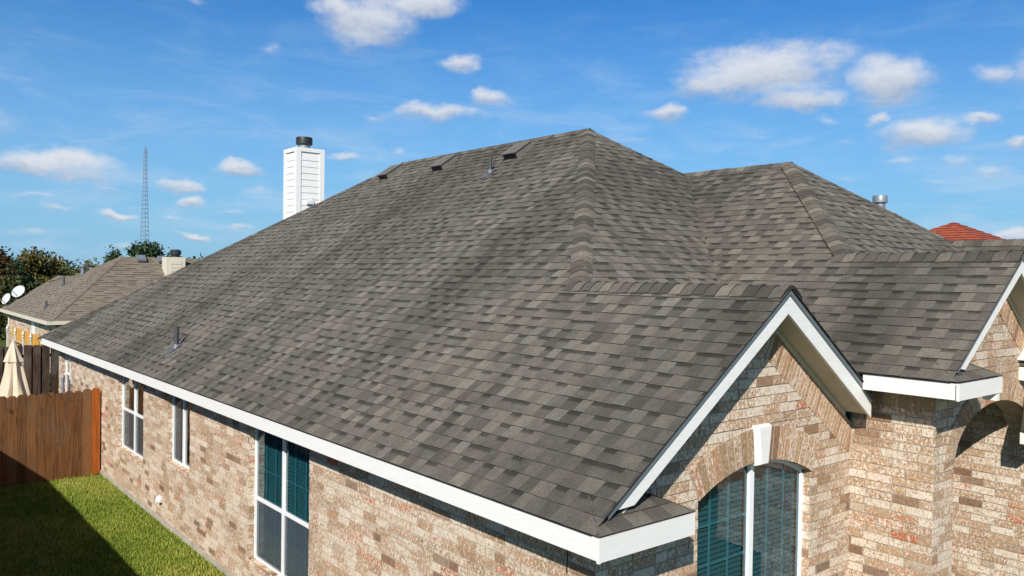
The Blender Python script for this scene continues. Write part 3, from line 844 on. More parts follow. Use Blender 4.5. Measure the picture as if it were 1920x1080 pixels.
brick_wall(wb, (0, PY, 0), (1, 0, 0), (0, -1, 0), [(X3, GZ + .1), (7.8, GZ + .1), (7.8, g2z(7.8) - .3), (G2X, G2Z - .20 - .33), (X3, g2z(X3) - .33)], rects=[(PX0, PX1, GZ, PZ + .01)], arcs=[pin], seed=54, voff=.02)
ns = 22
for (xa, xb) in ((X3, G2X), (G2X, 7.8)):
    lo = [(xa + (xb - xa) * k / ns, g2z(xa + (xb - xa) * k / ns) - .33) for k in range(ns + 1)]
    sh = -.13 if xb == G2X else .13
    hi = [(min(max(p[0] + sh, X3), 7.8), 0) for p in lo]; hi = [(q[0], g2z(q[0])) for q in hi]
    arch_bricks(wb, (0, PY, 0), (1, 0, 0), (0, -1, 0), lo, hi, proud=.014, depth=.02, seed=int(xa * 5) + 8)
    wb.poly([(xa, PY + .002, g2z(xa) - .34), (xb, PY + .002, g2z(xb) - .34), (xb, PY + .002, g2z(xb)), (xa, PY + .002, g2z(xa))], (.5, .5, 1))
arch_bricks(wb, (0, PY, 0), (1, 0, 0), (0, -1, 0), pin, pout, proud=.020, depth=.02, seed=19)
for (a, b) in zip(pin, pin[1:]):
    wb.poly([(a[0], PY - .02, a[1]), (b[0], PY - .02, b[1]), (b[0], PY + .28, b[1]), (a[0], PY + .28, a[1])], (.2, .4, .3))
brick_wall(wb, (PX0, PY, 0), (0, 1, 0), (1, 0, 0), [(0, GZ), (.28, GZ), (.28, PZ), (0, PZ)], seed=59, bl=.2, voff=.02)
brick_wall(wb, (PX1, 0, 0), (0, 1, 0), (-1, 0, 0), [(PY - .9, GZ + .1), (2.6, GZ + .1), (2.6, .75), (PY - .9, .75)], seed=55, voff=.02)
brick_wall(wb, (0, 2.6, 0), (1, 0, 0), (0, -1, 0), [(4.5, GZ + .1), (7.2, GZ + .1), (7.2, .75), (4.5, .75)], seed=56, voff=.02)
# back wall of the house and far right, kept plain
wb.poly([(OV, BK, GZ), (13, BK, GZ), (13, BK, -.1), (OV, BK, -.1)], (.5, .5, .3))
wb.poly([(13, BK, GZ), (13, .6, GZ), (13, .6, -.1), (13, BK, -.1)], (.5, .5, .3))
wall = wb.build('wall', MT['brick'], house)
w3 = MB()
brick_wall(w3, (7.95, 0, 0), (0, 1, 0), (-1, 0, 0), [(-3.7, GZ + .1), (PY, GZ + .1), (PY, .98), (-3.7, .98)], seed=91, voff=.02)
brick_wall(w3, (0, -3.7, 0), (1, 0, 0), (0, -1, 0), [(7.95, GZ + .1), (12.3, GZ + .1), (12.3, .9), (G3X, 2.40), (7.95, .9)], seed=92, voff=.02)
w3.build('wall', MT['brick'], house)
f3 = MB(); f3.box((7.60, -4.0, G3Z - PT * (G3X - 7.6) - .16), (7.63, -.80, G3Z - PT * (G3X - 7.6) + .004)); f3.build('fascia', MT['paint'], house)
f3 = MB(); f3.box((7.631, -3.97, .70), (7.95, -.80, .715)); f3.build('soffit', MT['soffit'], house)
for sx in (-1, 1):
    f3 = MB(); f3.prism([(G3X, -4.0, G3Z), (G3X, -4.0, G3Z - .22), (G3X + sx * 2.5, -4.0, G3Z - .22 - PT * 2.5), (G3X + sx * 2.5, -4.0, G3Z - PT * 2.5)], (0, .03, 0)); f3.build('rake_board', MT['paint'], house)
    f3 = MB(); f3.prism([(G3X, -3.969, G3Z - .18), (G3X, -3.7, G3Z - .18), (G3X + sx * 2.5, -3.7, G3Z - .18 - PT * 2.5), (G3X + sx * 2.5, -3.969, G3Z - .18 - PT * 2.5)], (0, 0, .014)); f3.build('soffit', MT['soffit'], house)
pc = MB(); pc.box((4.75, PY + .285, .74), (7.19, 2.59, .78)); pc.box((4.60, PY + .29, GZ), (4.66, 2.59, .74))
pc.build('porch_ceiling', MT['soffit'], house)
fd = MB(); fd.box((OV - .035, WY - .03, GZ - .2), (OV + .2, BK + .03, GZ + .115)); fd.box((OV + .201, WY - .03, GZ - .2), (X3, WY + .2, GZ + .115))
fd.build('foundation', MT['concrete'], house)
# keystone
ks = MB()
def frus(z0, z1, w0, w1, y): return [(acx - w0, y, z0), (acx + w0, y, z0), (acx + w1, y, z1), (acx - w1, y, z1)]
kz0, kz1 = acz + aR - .035, acz + aR + .36
A = frus(kz0, kz1, .085, .135, WY - .024); B = frus(kz0 + .02, kz1 - .02, .055, .100, WY - .075)
ks.poly(B)
for i in range(4):
    j = (i + 1) % 4; ks.poly([A[i], A[j], B[j], B[i]])
ks.poly([(p[0], WY + .05, p[2]) for p in A][::-1])
for i in range(4):
    j = (i + 1) % 4; ks.poly([A[j], A[i], (A[i][0], WY + .05, A[i][2]), (A[j][0], WY + .05, A[j][2])])
ks.build('keystone', MT['paint'], house)

# ------------------------------------------------------------------ windows
def blinds(m, u0, u1, z0, z1, pt, pitch=.055):
    """tilted slats; pt(u, depth, z) maps to world"""
    z = z0
    while z < z1:
        m.poly([pt(u0, .055, z), pt(u1, .055, z), pt(u1, .080, z + pitch * .80), pt(u0, .080, z + pitch * .80)])
        z += pitch
def side_window(a, b, z0, z1, cols, mid, muntins, blind_z, seed, label=None):
    """vinyl window in the left wall, set RD behind the brick face"""
    x = OV + RD
    root = MB(); f = .038
    box = lambda m, y0, y1, za, zb, xa=0, xb=.05: m.box((x + xa, y0, za), (x + xb, y1, zb))
    box(root, a, b, z0, z0 + f); box(root, a, b, z1 - f, z1); box(root, a, a + f, z0 + f, z1 - f); box(root, b - f, b, z0 + f, z1 - f)
    w = root.build('window', MT['vinyl'], house)
    m = MB(); xs = [a + f + (b - a - 2 * f) * k / cols for k in range(cols + 1)]
    for q in xs[1:-1]: box(m, q - .028, q + .028, z0 + f, z1 - f, -.004, .046)
    if mid is not None:
        for q0, q1 in zip(xs, xs[1:]):
            lo = q0 + (.028 if q0 > xs[0] else 0); hi = q1 - (.028 if q1 < xs[-1] else 0)
            box(m, lo, hi, mid - .024, mid + .024, .004, .044)
    if m.v: m.build('sash', MT['vinyl'], w)
    g = MB(); g.poly([(x + .028, a + f, z0 + f), (x + .028, a + f, z1 - f), (x + .028, b - f, z1 - f), (x + .028, b - f, z0 + f)]); g.build('pane', MT['glass'], w)
    if muntins:
        mm = MB(); nu, zs = muntins
        for q0, q1 in zip(xs, xs[1:]):
            for k in range(1, nu): yy = q0 + (q1 - q0) * k / nu; mm.box((x + .032, yy - .008, z0 + f), (x + .040, yy + .008, z1 - f))
        for zz in zs: mm.box((x + .0412, a + f, zz - .008), (x + .048, b - f, zz + .008))
        mm.build('muntin', MT['muntin'], w)
    bl = MB(); pt = lambda u, d, z: (x + d, u, z)
    for q0, q1 in zip(xs, xs[1:]): blinds(bl, q0 + .03, q1 - .03, blind_z, z1 - .03, pt)
    if bl.v: bl.build('blinds', MT['blind'], w)
    if mid is None:
        q0, q1 = xs[-2], xs[-1]
        sc = MB(); sc.poly([(x + .012, q0 + .03, z0 + f), (x + .012, q0 + .03, z1 - f), (x + .012, q1 - .03, z1 - f), (x + .012, q1 - .03, z0 + f)])
        sc.build('screen', MT['screen'], w)
    if mid is not None:
        sc = MB()
        for q0, q1 in zip(xs, xs[1:]): sc.poly([(x + .012, q0 + .03, z0 + f), (x + .012, q0 + .03, mid - .026), (x + .012, q1 - .03, mid - .026), (x + .012, q1 - .03, z0 + f)])
        sc.build('screen', MT['screen'], w)
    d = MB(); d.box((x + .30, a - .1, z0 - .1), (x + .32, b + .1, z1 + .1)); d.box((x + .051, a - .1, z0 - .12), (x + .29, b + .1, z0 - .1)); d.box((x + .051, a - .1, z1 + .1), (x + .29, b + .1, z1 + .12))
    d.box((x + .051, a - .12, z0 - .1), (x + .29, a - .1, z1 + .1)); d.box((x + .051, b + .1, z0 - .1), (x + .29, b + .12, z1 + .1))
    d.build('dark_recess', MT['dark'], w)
    return w
W_ = wins
side_window(*W_[0], 2, -1.45, (3, (-1.0, -.62, -1.9)), -2.28, 1)
side_window(*W_[1], 2, None, None, 9, 2)
side_window(*W_[2], 2, -1.12, None, 9, 3)
side_window(*W_[3], 2, -.95, None, 9, 4)
# arched front window
def arched_window():
    y = WY + .075; f = .04
    root = MB()
    zb = -2.6
    root.box((AX0, y, zb), (AX0 + f, y + .05, AZ)); root.box((AX1 - f, y, zb), (AX1, y + .05, AZ)); root.box((AX0 + f, y, zb), (AX1 - f, y + .05, zb + f))
    ins = [(acx + (aR - f) * math.sin(-aA + 2 * aA * k / NB), acz + (aR - f) * math.cos(-aA + 2 * aA * k / NB)) for k in range(NB + 1)]
    for k in range(NB):
        root.prism([(inner[k][0], y, inner[k][1]), (inner[k + 1][0], y, inner[k + 1][1]), (ins[k + 1][0], y, ins[k + 1][1]), (ins[k][0], y, ins[k][1])], (0, .05, 0))
    w = root.build('window', MT['vinyl'], house)
    m = MB(); m.box((acx - .035, y - .006, zb + f), (acx + .035, y + .044, acz + aR - f - .002)); m.build('mullion', MT['vinyl'], w)
    g = MB(); g.poly([(AX0 + f, y + .028, zb + f), (AX1 - f, y + .028, zb + f)] + [(q[0], y + .028, q[1]) for q in ins[::-1]]); g.build('pane', MT['glass'], w)
    mm = MB()
    for q0, q1 in ((AX0 + f, acx - .035), (acx + .035, AX1 - f)):
        for k in (1, 2):
            xx = q0 + (q1 - q0) * k / 3
            mm.box((xx - .011, y + .031, zb), (xx + .011, y + .041, acz + math.sqrt(aR ** 2 - (xx - acx) ** 2) - .06))
    for zz in (-.40, -.78, -1.2): mm.box((AX0 + f, y + .0415, zz - .012), (acx - .035, y + .049, zz + .012))
    mm.build('muntin', MT['muntin'], w)
    bl = MB(); pt = lambda u, d, z: (u, y + d, z)
    blinds(bl, AX0 + .07, acx - .06, -2.5, -.09, pt, .050); blinds(bl, acx + .06, AX1 - .07, -2.5, -.02, pt, .050)
    bl.build('blinds', MT['blind'], w)
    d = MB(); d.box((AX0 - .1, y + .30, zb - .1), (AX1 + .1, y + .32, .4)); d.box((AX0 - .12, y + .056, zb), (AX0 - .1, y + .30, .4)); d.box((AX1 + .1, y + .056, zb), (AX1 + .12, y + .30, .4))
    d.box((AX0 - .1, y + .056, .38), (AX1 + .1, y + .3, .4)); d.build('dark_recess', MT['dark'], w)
arched_window()
# small fittings on the left wall
sp = MB(); c = (OV - .0, 11.05, GZ + .62)
sp.lathe((OV - .04, 11.9, -2.42), [(.02, -.05), (.075, -.045), (.085, 0), (.06, .06), (.02, .085)], 14)
sp.build('faucet_cover', MT['dish'], house, smooth=True)
cb = MB(); cb.tube((OV - .02, .72, -.16), (OV - .025, .73, -.55), .006, n=5); cb.build('cable', MT['black'], house)

# ------------------------------------------------------------------ chimney
def chimney():
    x0, x1, y0, y1, zt, zb = 6.78, 7.68, 20.05, 20.95, 5.86, GZ
    m = MB(); tr = MB()
    s = .205
    def face(P0, dirv, nrm, wd):
        z = zt - .16; 
        while z > zb:
            a = Vector(P0); d = Vector(dirv); n = Vector(nrm)
            q = [a + d * .02 + n * .018, a + d * (wd - .02) + n * .018, a + d * (wd - .02) + n * .004, a + d * .02 + n * .004]
            zz = [z - s, z - s, z, z]
            m.poly([(p.x, p.y, k) for p, k in zip(q, zz)]); m.poly([(a.x + d.x * .02 + n.x * k, a.y + d.y * .02 + n.y * k, z - s) for k in (.018, 0)] + [(a.x + d.x * (wd - .02) + n.x * k, a.y + d.y * (wd - .02) + n.y * k, z - s) for k in (0, .018)])
            z -= s
    m.box((x0 + .002, y0 + .002, zb), (x1 - .002, y1 - .002, zt - .01))
    face((x0, y0, 0), (1, 0, 0), (0, -1, 0), x1 - x0); face((x0, y1, 0), (0, -1, 0), (-1, 0, 0), y1 - y0)
    face((x1, y0, 0), (0, 1, 0), (1, 0, 0), y1 - y0); face((x1, y1, 0), (-1, 0, 0), (0, 1, 0), x1 - x0)
    ch = m.build('chimney', MT['siding'], house)
    w = .13; e = .032
    for cx, sx in ((x0, 1), (x1, -1)):
        for cy, sy in ((y0, 1), (y1, -1)):
            xa, xb = sorted((cx - sx * e, cx + sx * w)); ya, yb = sorted((cy - sy * e, cy + sy * w))
            tr.box((xa, ya, zb), (xb, yb, zt - .1))
    tr.box((x0 - e - .003, y0 - e - .003, zt - .099), (x1 + e + .003, y1 + e + .003, zt + .03))
    tr.build('corner_trim', MT['paint'], ch)
    fl = MB(); fl.lathe(((x0 + x1) / 2, (y0 + y1) / 2, zt + .02), [(.19, 0), (.19, .18), (.165, .18), (.165, .34)], 24); fl.build('flue', MT['galv'], ch, smooth=True)
    cp = MB(); cp.lathe(((x0 + x1) / 2, (y0 + y1) / 2, zt + .19), [(.18, -.02), (.24, 0), (.262, .02), (.262, .20), (.25, .235), (.05, .255)], 28); cp.build('chimney_cap', MT['black'], ch, smooth=True)
    dv = MB(); bx, bz = x0 + .42, 4.20
    dv.box((bx - .10, y0 - .06, bz - .11), (bx + .10, y0 - .019, bz + .11))
    dv.prism([(bx - .09, y0 - .06, bz + .09), (bx - .09, y0 - .06, bz - .06), (bx - .09, y0 - .19, bz - .10), (bx - .09, y0 - .17, bz + .0)], (.18, 0, 0))
    dv.build('vent_hood', MT['dish'], ch)
chimney()
# bits of the next front gable and porch eave at the right edge
rb = MB(); rb.prism([(6.66, -.70, 1.00), (6.78, -.70, .97), (7.55, -.70, 1.50), (7.55, -.70, 1.72)], (0, .215, 0)); rb.build('rake_board', MT['paint'], house)
fb = MB(); fb.box((6.70, -.78, Z2 - FH - .03), (7.60, -.752, Z2 - .03)); fb.build('fascia', MT['paint'], house)
fb = MB(); fb.box((6.70, -.751, Z2 - FH - .03), (6.728, PY, Z2 - .03)); fb.build('fascia', MT['paint'], house)
er = MB(); er.poly([(6.68, -.80, Z2 - .01), (7.6, -.80, Z2 - .01), (7.6, -.5, Z2 + .16), (6.85, -.5, Z2 + .16)], (.3, 0, 0)); er.poly([(6.68, -.80, Z2 - .01), (6.85, -.5, Z2 + .16), (6.68, -.5, Z2 - .01)], (.3, 0, 0)); er.poly([(6.68, -.80, Z2 - .03), (7.6, -.80, Z2 - .03), (7.6, -.80, Z2 - .01), (6.68, -.80, Z2 - .01)], (.2, 0, 1)); er.build('eave_shingles', MT['shingle_cap'], roof)
pe = MB(); pe.box((6.72, -.70, -.02), (7.9, -.672, .13)); pe.build('fascia', MT['paint'], house)
pe = MB(); pe.box((6.72, -.671, -.02), (6.748, PY - .03, .13)); pe.build('fascia', MT['paint'], house)
pr = MB(); pr.prism([(6.66, -.72, .14), (7.9, -.72, .14), (7.9, -.52, .60), (6.86, -.52, .60)], (0, .01, .02), (.35, 0, 0)); pr.prism([(6.66, -.72, .14), (6.86, -.52, .60), (6.70, -.52, .14)], (.004, .0, .0), (.2, 0, .3)); pr.build('eave_shingles', MT['shingle_cap'], roof)
sf = MB(); sf.box((6.75, -.67, .0), (7.9, PY - .03, .012)); sf.build('soffit', MT['soffit'], house)

# ------------------------------------------------------------------ ground and lawn
def mat_ground():
    m, g, b = newmat('soil_and_turf')
    oc = objco(g)
    n = g.noise(oc, 1.1, 5, .6); n2 = g.noise(oc, 14, 4, .7)
    c = g.mix(g.step(n, .35, .65), (.058, .090, .018), (.115, .125, .036))
    c = g.mix(1.0, c, g.ramp(n2, [(.3, (.6, .6, .6)), (.7, (1.25, 1.25, 1.2))]), 'MULTIPLY', False)
    g.l.new(c, b.inputs['Base Color']); b.inputs['Roughness'].default_value = 1.0; b.inputs['Specular IOR Level'].default_value = .1
    bump(g, b, n2, .6, .03)
    return m
gm = MB(); gm.poly([(-2500, -2500, GZ), (2500, -2500, GZ), (2500, 2500, GZ), (-2500, 2500, GZ)])
tag(gm.build('ground', mat_ground()), kind='structure')
def lawn():
    nr = np.random.default_rng(5)
    n = 150000
    x = nr.uniform(-3.9, OV - .04, n); y = nr.uniform(4.6, 16.46, n)
    keep = (x > -3.2) | (y < 9); x = x[keep]; y = y[keep]; n = len(x)
    patch = np.sin(x * 2.1 + 1.3 * np.sin(y * .9)) * .5 + np.sin(y * 1.7 + x * .6) * .3 + nr.normal(0, .35, n)
    edge = np.exp(-(OV - x) / .10) + np.exp(-(16.5 - y) / .12)
    clump = np.sin(x * 7.3 + 2 * np.sin(y * 3.1)) * np.sin(y * 6.1 + 1.7 * np.sin(x * 4.3))
    patch = patch + .55 * clump - .9 * edge
    h = (1 + .9 * edge * nr.random(n)) * nr.uniform(.025, .065, n) * (1 + .25 * patch.clip(-1, 1)); a = nr.uniform(0, 2 * np.pi, n); w = nr.uniform(.006, .012, n)
    lean = nr.uniform(.1, .9, n) * h; la = nr.uniform(0, 2 * np.pi, n)
    V = np.zeros((n, 3, 3), np.float32)
    V[:, 0] = np.c_[x - np.cos(a) * w, y - np.sin(a) * w, np.full(n, GZ - .004)]
    V[:, 1] = np.c_[x + np.cos(a) * w, y + np.sin(a) * w, np.full(n, GZ - .004)]
    V[:, 2] = np.c_[x + np.cos(la) * lean, y + np.sin(la) * lean, GZ + h]
    me = bpy.data.meshes.new('grass'); me.vertices.add(3 * n); me.vertices.foreach_set('co', V.ravel())
    me.loops.add(3 * n); me.loops.foreach_set('vertex_index', np.arange(3 * n, dtype=np.int32))
    me.polygons.add(n); me.polygons.foreach_set('loop_start', np.arange(0, 3 * n, 3, dtype=np.int32))
    me.polygons.foreach_set('loop_total', np.full(n, 3, np.int32))
    t = np.clip(.52 + .30 * patch + nr.normal(0, .18, n), 0, 1)
    at = me.attributes.new('tile', 'FLOAT_COLOR', 'FACE'); at.data.foreach_set('color', np.c_[t, t, t * 0, t * 0 + 1].astype(np.float32).ravel())
    me.update(); me.validate()
    me.materials.append(mat_leaf('lawn_grass', (.10, .155, .014), (.21, .27, .030), (.40, .36, .085)))
    o = bpy.data.objects.new('grass', me); COL.objects.link(o)
    tag(o, 'short green lawn between brick house and cedar fence', 'grass', kind='stuff')
lawn()

# ------------------------------------------------------------------ fences
def board(m, x0, x1, y, z0, z1, t, dog=.045, th=.022, along='x'):
    d = min(dog, (x1 - x0) * .35)
    P = [(x0, z0), (x1, z0), (x1, z1 - d), (x1 - d, z1), (x0 + d, z1), (x0, z1 - d)]
    if along == 'x': m.prism([(a, y, b) for a, b in P], (0, th, 0), t)
    else: m.prism([(y, a, b) for a, b in P], (th, 0, 0), t)
def near_fence():
    y = 16.50; root = empty('wooden_fence', (-2, y, GZ), 'stained brown dog-eared cedar fence meeting the brick wall behind the lawn', 'fence')
    m = MB(); r = random.Random(2); x = OV - .045; k = 0; w = .186
    new = MB(); new2 = MB()
    while x > -6:
        zt = GZ + 2.0 + r.uniform(-.015, .015) + (.03 if k < 2 else 0); zb = GZ + .03 + r.uniform(-.02, .01)
        t = (r.uniform(.15, .95), r.random(), 0)
        tgt = new if k == 0 else m
        if k == 1: t = (.98, .3, 0); tgt = new2
        board(tgt, x - w + .005, x, y + r.uniform(-.004, .004), zb, zt, t)
        x -= w; k += 1
    m.build('panel', MT['fence'], root)
    tag(new.build('picket', MT['fence_new'], root), 'bright orange newly stained picket')
    tag(new2.build('picket', MT['fence'], root), 'lighter orange brown picket')
    rl = MB()
    for z in (.35, 1.0, 1.65): rl.box((-6, y + .03, GZ + z), (OV - .05, y + .07, GZ + z + .09))
    rl.build('rail', MT['fence'], root)
    for xp in (.28, -2.2, -4.6):
        p = MB(); p.tube((xp, y + .10, GZ), (xp, y + .10, GZ + 1.95), .03, n=10); p.build('post', MT['galv'], root)
near_fence()
def back_fence():
    y = 24.0; root = empty('wooden_fence', (-1, y, GZ), 'weathered dark picket fence with gaps, behind the folded umbrella', 'fence')
    m = MB(); r = random.Random(5); x = 6.5; zt0 = -.40
    while x > -8:
        w = .20; board(m, x - w, x, y + r.uniform(-.006, .006), GZ + .03, zt0 + r.uniform(-.02, .02), (r.uniform(0, .9), r.random(), 0), .0, .03)
        x -= w + .045
    m.build('panel', MT['fence_dark'], root)
    b = MB(); x = 6.4
    while x > -8:
        w = .16; board(b, x - w, x, y + .11, GZ + .03, zt0 - .03, (.05, r.random(), 0), .0, .02); x -= w + .02
    b.build('panel', MT['fence_dark'], root)
    rl = MB()
    for z in (.4, 1.2, 2.1): rl.box((-8, y + .045, GZ + z), (6.5, y + .105, GZ + z + .09))
    rl.build('rail', MT['fence_dark'], root)
back_fence()
def yellow_fence():
    root = empty('wooden_fence', (.6, 28, GZ), 'bright yellow board fence beyond the dark picket fence', 'fence')
    m = MB(); r = random.Random(9); y = 24.6
    while y < 30.8:
        board(m, y, y + .155, .56 + r.uniform(-.004, .004), GZ, -.22 + r.uniform(-.012, .012), (r.uniform(.2, .9), r.random(), 0), .03, .02, along='y'); y += .16
    m.build('panel', MT['fence_yellow'], root)
    rl = MB()
    for z in (-.45, -1.4): rl.box((.58, 24.6, z), (.64, 30.8, z + .09))
    rl.build('rail', MT['fence_yellow'], root)
yellow_fence()
def iron_fence():
    root = empty('iron_fence', (.2, 27, GZ), 'pale iron fence with pointed finials in front of the yellow boards', 'fence')
    m = MB()
    for y in (25.2, 26.6, 28.2, 29.9):
        p = MB(); x = .30
        p.tube((x, y, GZ), (x, y, -.34), .035, n=8); p.lathe((x, y, -.34), [(.05, 0), (.055, .02), (.03, .05), (.055, .10), (.04, .15), (.004, .25)], 10)
        p.build('post', MT['iron'], root, smooth=True)
    for z in (-.55, -2.2): m.box((.285, 25.2, z), (.315, 29.9, z + .03))
    m.build('rail', MT['iron'], root)
iron_fence()
def umbrella():
    c = Vector((-.80, 20.75, 0)); top = -.02; bot = -1.75
    root = empty('patio_umbrella', (c.x, c.y, GZ), 'closed beige patio umbrella standing behind the cedar fence', 'umbrella')
    m = MB(); n = 64; prof = [(.045, top), (.085, top - .12), (.15, top - .34), (.205, top - .52), (.165, top - .535), (.20, top - .75), (.28, top - 1.15), (.365, top - 1.5), (.405, bot)]
    rings = []
    for r0, z in prof:
        q = min(1, (top - z) / .4); ring = []
        for k in range(n):
            a = 2 * math.pi * k / n
            rr = r0 * (1 + q * (.17 * math.sin(a * 7 + z * 1.1) + .07 * math.sin(a * 13 + 1 - z * 2)))
            ring.append((c.x + rr * math.cos(a) * 1.0 + (top - z) * .03, c.y + rr * math.sin(a), z + (0.05 * math.sin(a * 7) if z == bot else 0)))
        rings.append(ring)
    for A, B in zip(rings, rings[1:]):
        for k in range(n): m.poly([A[(k + 1) % n], A[k], B[k], B[(k + 1) % n]])
    m.poly(rings[0]); m.build('canopy', MT['canvas'], root, smooth=True)
    k = MB(); k.lathe((c.x, c.y, top - .02), [(.03, 0), (.045, .03), (.02, .07)], 12); k.build('finial', MT['iron'], root)
    p = MB(); p.tube((c.x, c.y, GZ), (c.x, c.y, top - .05), .025, n=10); p.build('pole', MT['black'], root)
    b = MB(); b.lathe((c.x, c.y, GZ), [(.28, 0), (.28, .05), (.06, .12), (.05, .35)], 20); b.build('base', MT['black'], root)
umbrella()
post = MB(); post.tube((.29, 20.3, GZ), (.29, 20.3, -1.02), .035, n=12); post.lathe((.29, 20.3, -1.02), [(.05, 0), (.05, .05), (.03, .09)], 12)
tag(post.build('metal_post', MT['galv'], smooth=True), 'short grey metal post between the two wooden fences', 'post')

# ------------------------------------------------------------------ neighbouring houses
def far_house():
    K = Vector((2.74, 36.63, -.41)); q = .77; a = 3.9
    root = empty('neighbour_house', (K.x, K.y, GZ), 'brown shingled house with white chimney and satellite dishes behind the fences', 'house')
    PL = lambda x, y: (x, y, K.z + q * (x - K.x)); PF = lambda x, y: (x, y, K.z + q * (y - K.y))
    apex = (K.x + a, K.y + a, K.z + q * a)
    m = MB()
    shingle_plane(m, tuple(K), (0, -1, 0), (1, 0, q), [[PL(K.x, K.y), PL(K.x, 50.65), PL(5.27, 48.5), PL(5.27, 44.56)], [PL(K.x, K.y), PL(5.27, 44.56), PL(apex[0], apex[1] + .1), apex]], E=.165, seed=71, wmin=.2, wmax=.5, tonebias=.06)  # left plane's tile tone raised: its stronger sun is painted in
    shingle_plane(m, tuple(K), (1, 0, 0), (0, 1, q), [[PF(K.x, K.y), PF(16, K.y), PF(16 - a, K.y + a), apex]], E=.165, seed=72, wmin=.25, wmax=.6, tonebias=-.10)  # front plane's tile tone lowered: its weaker sun is painted in
    m.poly([PL(5.27, 44.56), PL(5.27, 48.5), (8.5, 48.5, PL(5.27, 0)[2]), (8.5, 44.56, PL(5.27, 0)[2])], (.5, 0, 0))
    m.poly([apex, (12.1, apex[1], apex[2]), (16, 44.5, K.z), (K.x + 2, 48.4, 1.2), (5.27, 44.56, PL(5.27, 0)[2])], (.5, 0, 0))
    m.poly([PL(K.x, 50.65), PL(5.27, 48.5), (8.5, 48.5, 1.54), (9, 51, -.4)], (.5, 0, 0))
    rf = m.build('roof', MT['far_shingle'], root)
    c = MB(); cap_run(c, tuple(K + Vector((0, 0, .02))), (apex[0], apex[1], apex[2] + .02), slope_dir((1, 1, q), (-q, 0, 1)), slope_dir((1, 1, q), (0, -q, 1)), width=.16, seed=75)
    c.build('ridge_cap', MT['far_shingle'], rf)
    w = MB(); brick_wall(w, (K.x + .4, 0, 0), (0, 1, 0), (-1, 0, 0), [(K.y + .4, GZ), (50.2, GZ), (50.2, K.z - .12), (K.y + .4, K.z - .12)], seed=81, bl=.6)
    brick_wall(w, (0, K.y + .4, 0), (1, 0, 0), (0, -1, 0), [(K.x + .4, GZ), (15.5, GZ), (15.5, K.z - .12), (K.x + .4, K.z - .12)], seed=82, bl=.6)
    w.build('wall', MT['brick'], root)
    f = MB(); f.box((K.x - .08, K.y - .06, K.z - .15), (K.x + .02, 50.65, K.z + .01)); f.box((K.x + .021, K.y - .06, K.z - .15), (16, K.y + .03, K.z + .01)); f.box((K.x + .02, K.y + .03, K.z - .15), (K.x + .42, 50.4, K.z - .12)); f.build('gutter', MT['cream'], root)
    d = MB(); d.tube((K.x + .02, K.y + .1, K.z - .1), (K.x + .34, K.y + .3, K.z - .42), .045, n=8); d.tube((K.x + .34, K.y + .3, K.z - .42), (K.x + .34, K.y + .3, GZ), .045, n=8); d.build('downspout', MT['cream'], root)
    d = MB(); d.tube((K.x + .02, 50.3, K.z - .1), (K.x + .34, 50.0, K.z - .42), .05, n=8); d.tube((K.x + .34, 50.0, K.z - .42), (K.x + .34, 50.0, GZ), .05, n=8); d.build('downspout', MT['cream'], root)
    wn = MB(); wn.box((K.x + .36, 42.2, -2.2), (K.x + .42, 43.0, K.z - .3)); wn.build('window', MT['vinyl'], root)
    # vents and pipes
    def onL(x, y): return Vector((x, y, K.z + q * (x - K.x) + .02))
    for (x, y, h) in ((4.67, 43.59, .45), (3.35, 40.6, .30)):
        p = MB(); c0 = onL(x, y); p.tube(c0, c0 + Vector((0, 0, h)), .05, n=8); p.tube(c0 - Vector((0, 0, .02)), c0 + Vector((0, 0, .07)), .14, .06, n=8); p.build('vent_pipe', MT['pvc'], rf)
    p = MB(); c0 = onL(5.41, 42.94); p.tube(c0, c0 + Vector((0, 0, .38)), .09, n=10); p.tube(c0 + Vector((0, 0, .38)), c0 + Vector((0, 0, .5)), .16, n=10); p.build('flue', MT['galv'], rf)
    for (x, y) in ((7.56, 40.30), (8.6, 40.26)):
        p = MB(); z = K.z + q * (y - K.y); p.prism([(x - .22, y - .2, z - .05), (x + .22, y - .2, z - .05), (x + .22, y + .15, z + .20), (x - .22, y + .15, z + .20)], (0, -.05, .10)); p.build('roof_vent', MT['galv'], rf)
    ch = MB(); ch.box((8.48, 39.05, GZ), (9.40, 39.85, 2.62))
    for k in range(7): ch.box((8.66, 39.03, 2.42 - .19 * k - .16), (9.24, 39.048, 2.42 - .19 * k))
    co = ch.build('chimney', MT['cream'], root)
    cp = MB(); cp.lathe((9.05, 39.5, 2.62), [(.2, 0), (.2, .12), (.27, .13), (.27, .36), (.1, .4)], 16); cp.build('chimney_cap', MT['black'], co)
    return K, q, root
K, q_, fh = far_house()
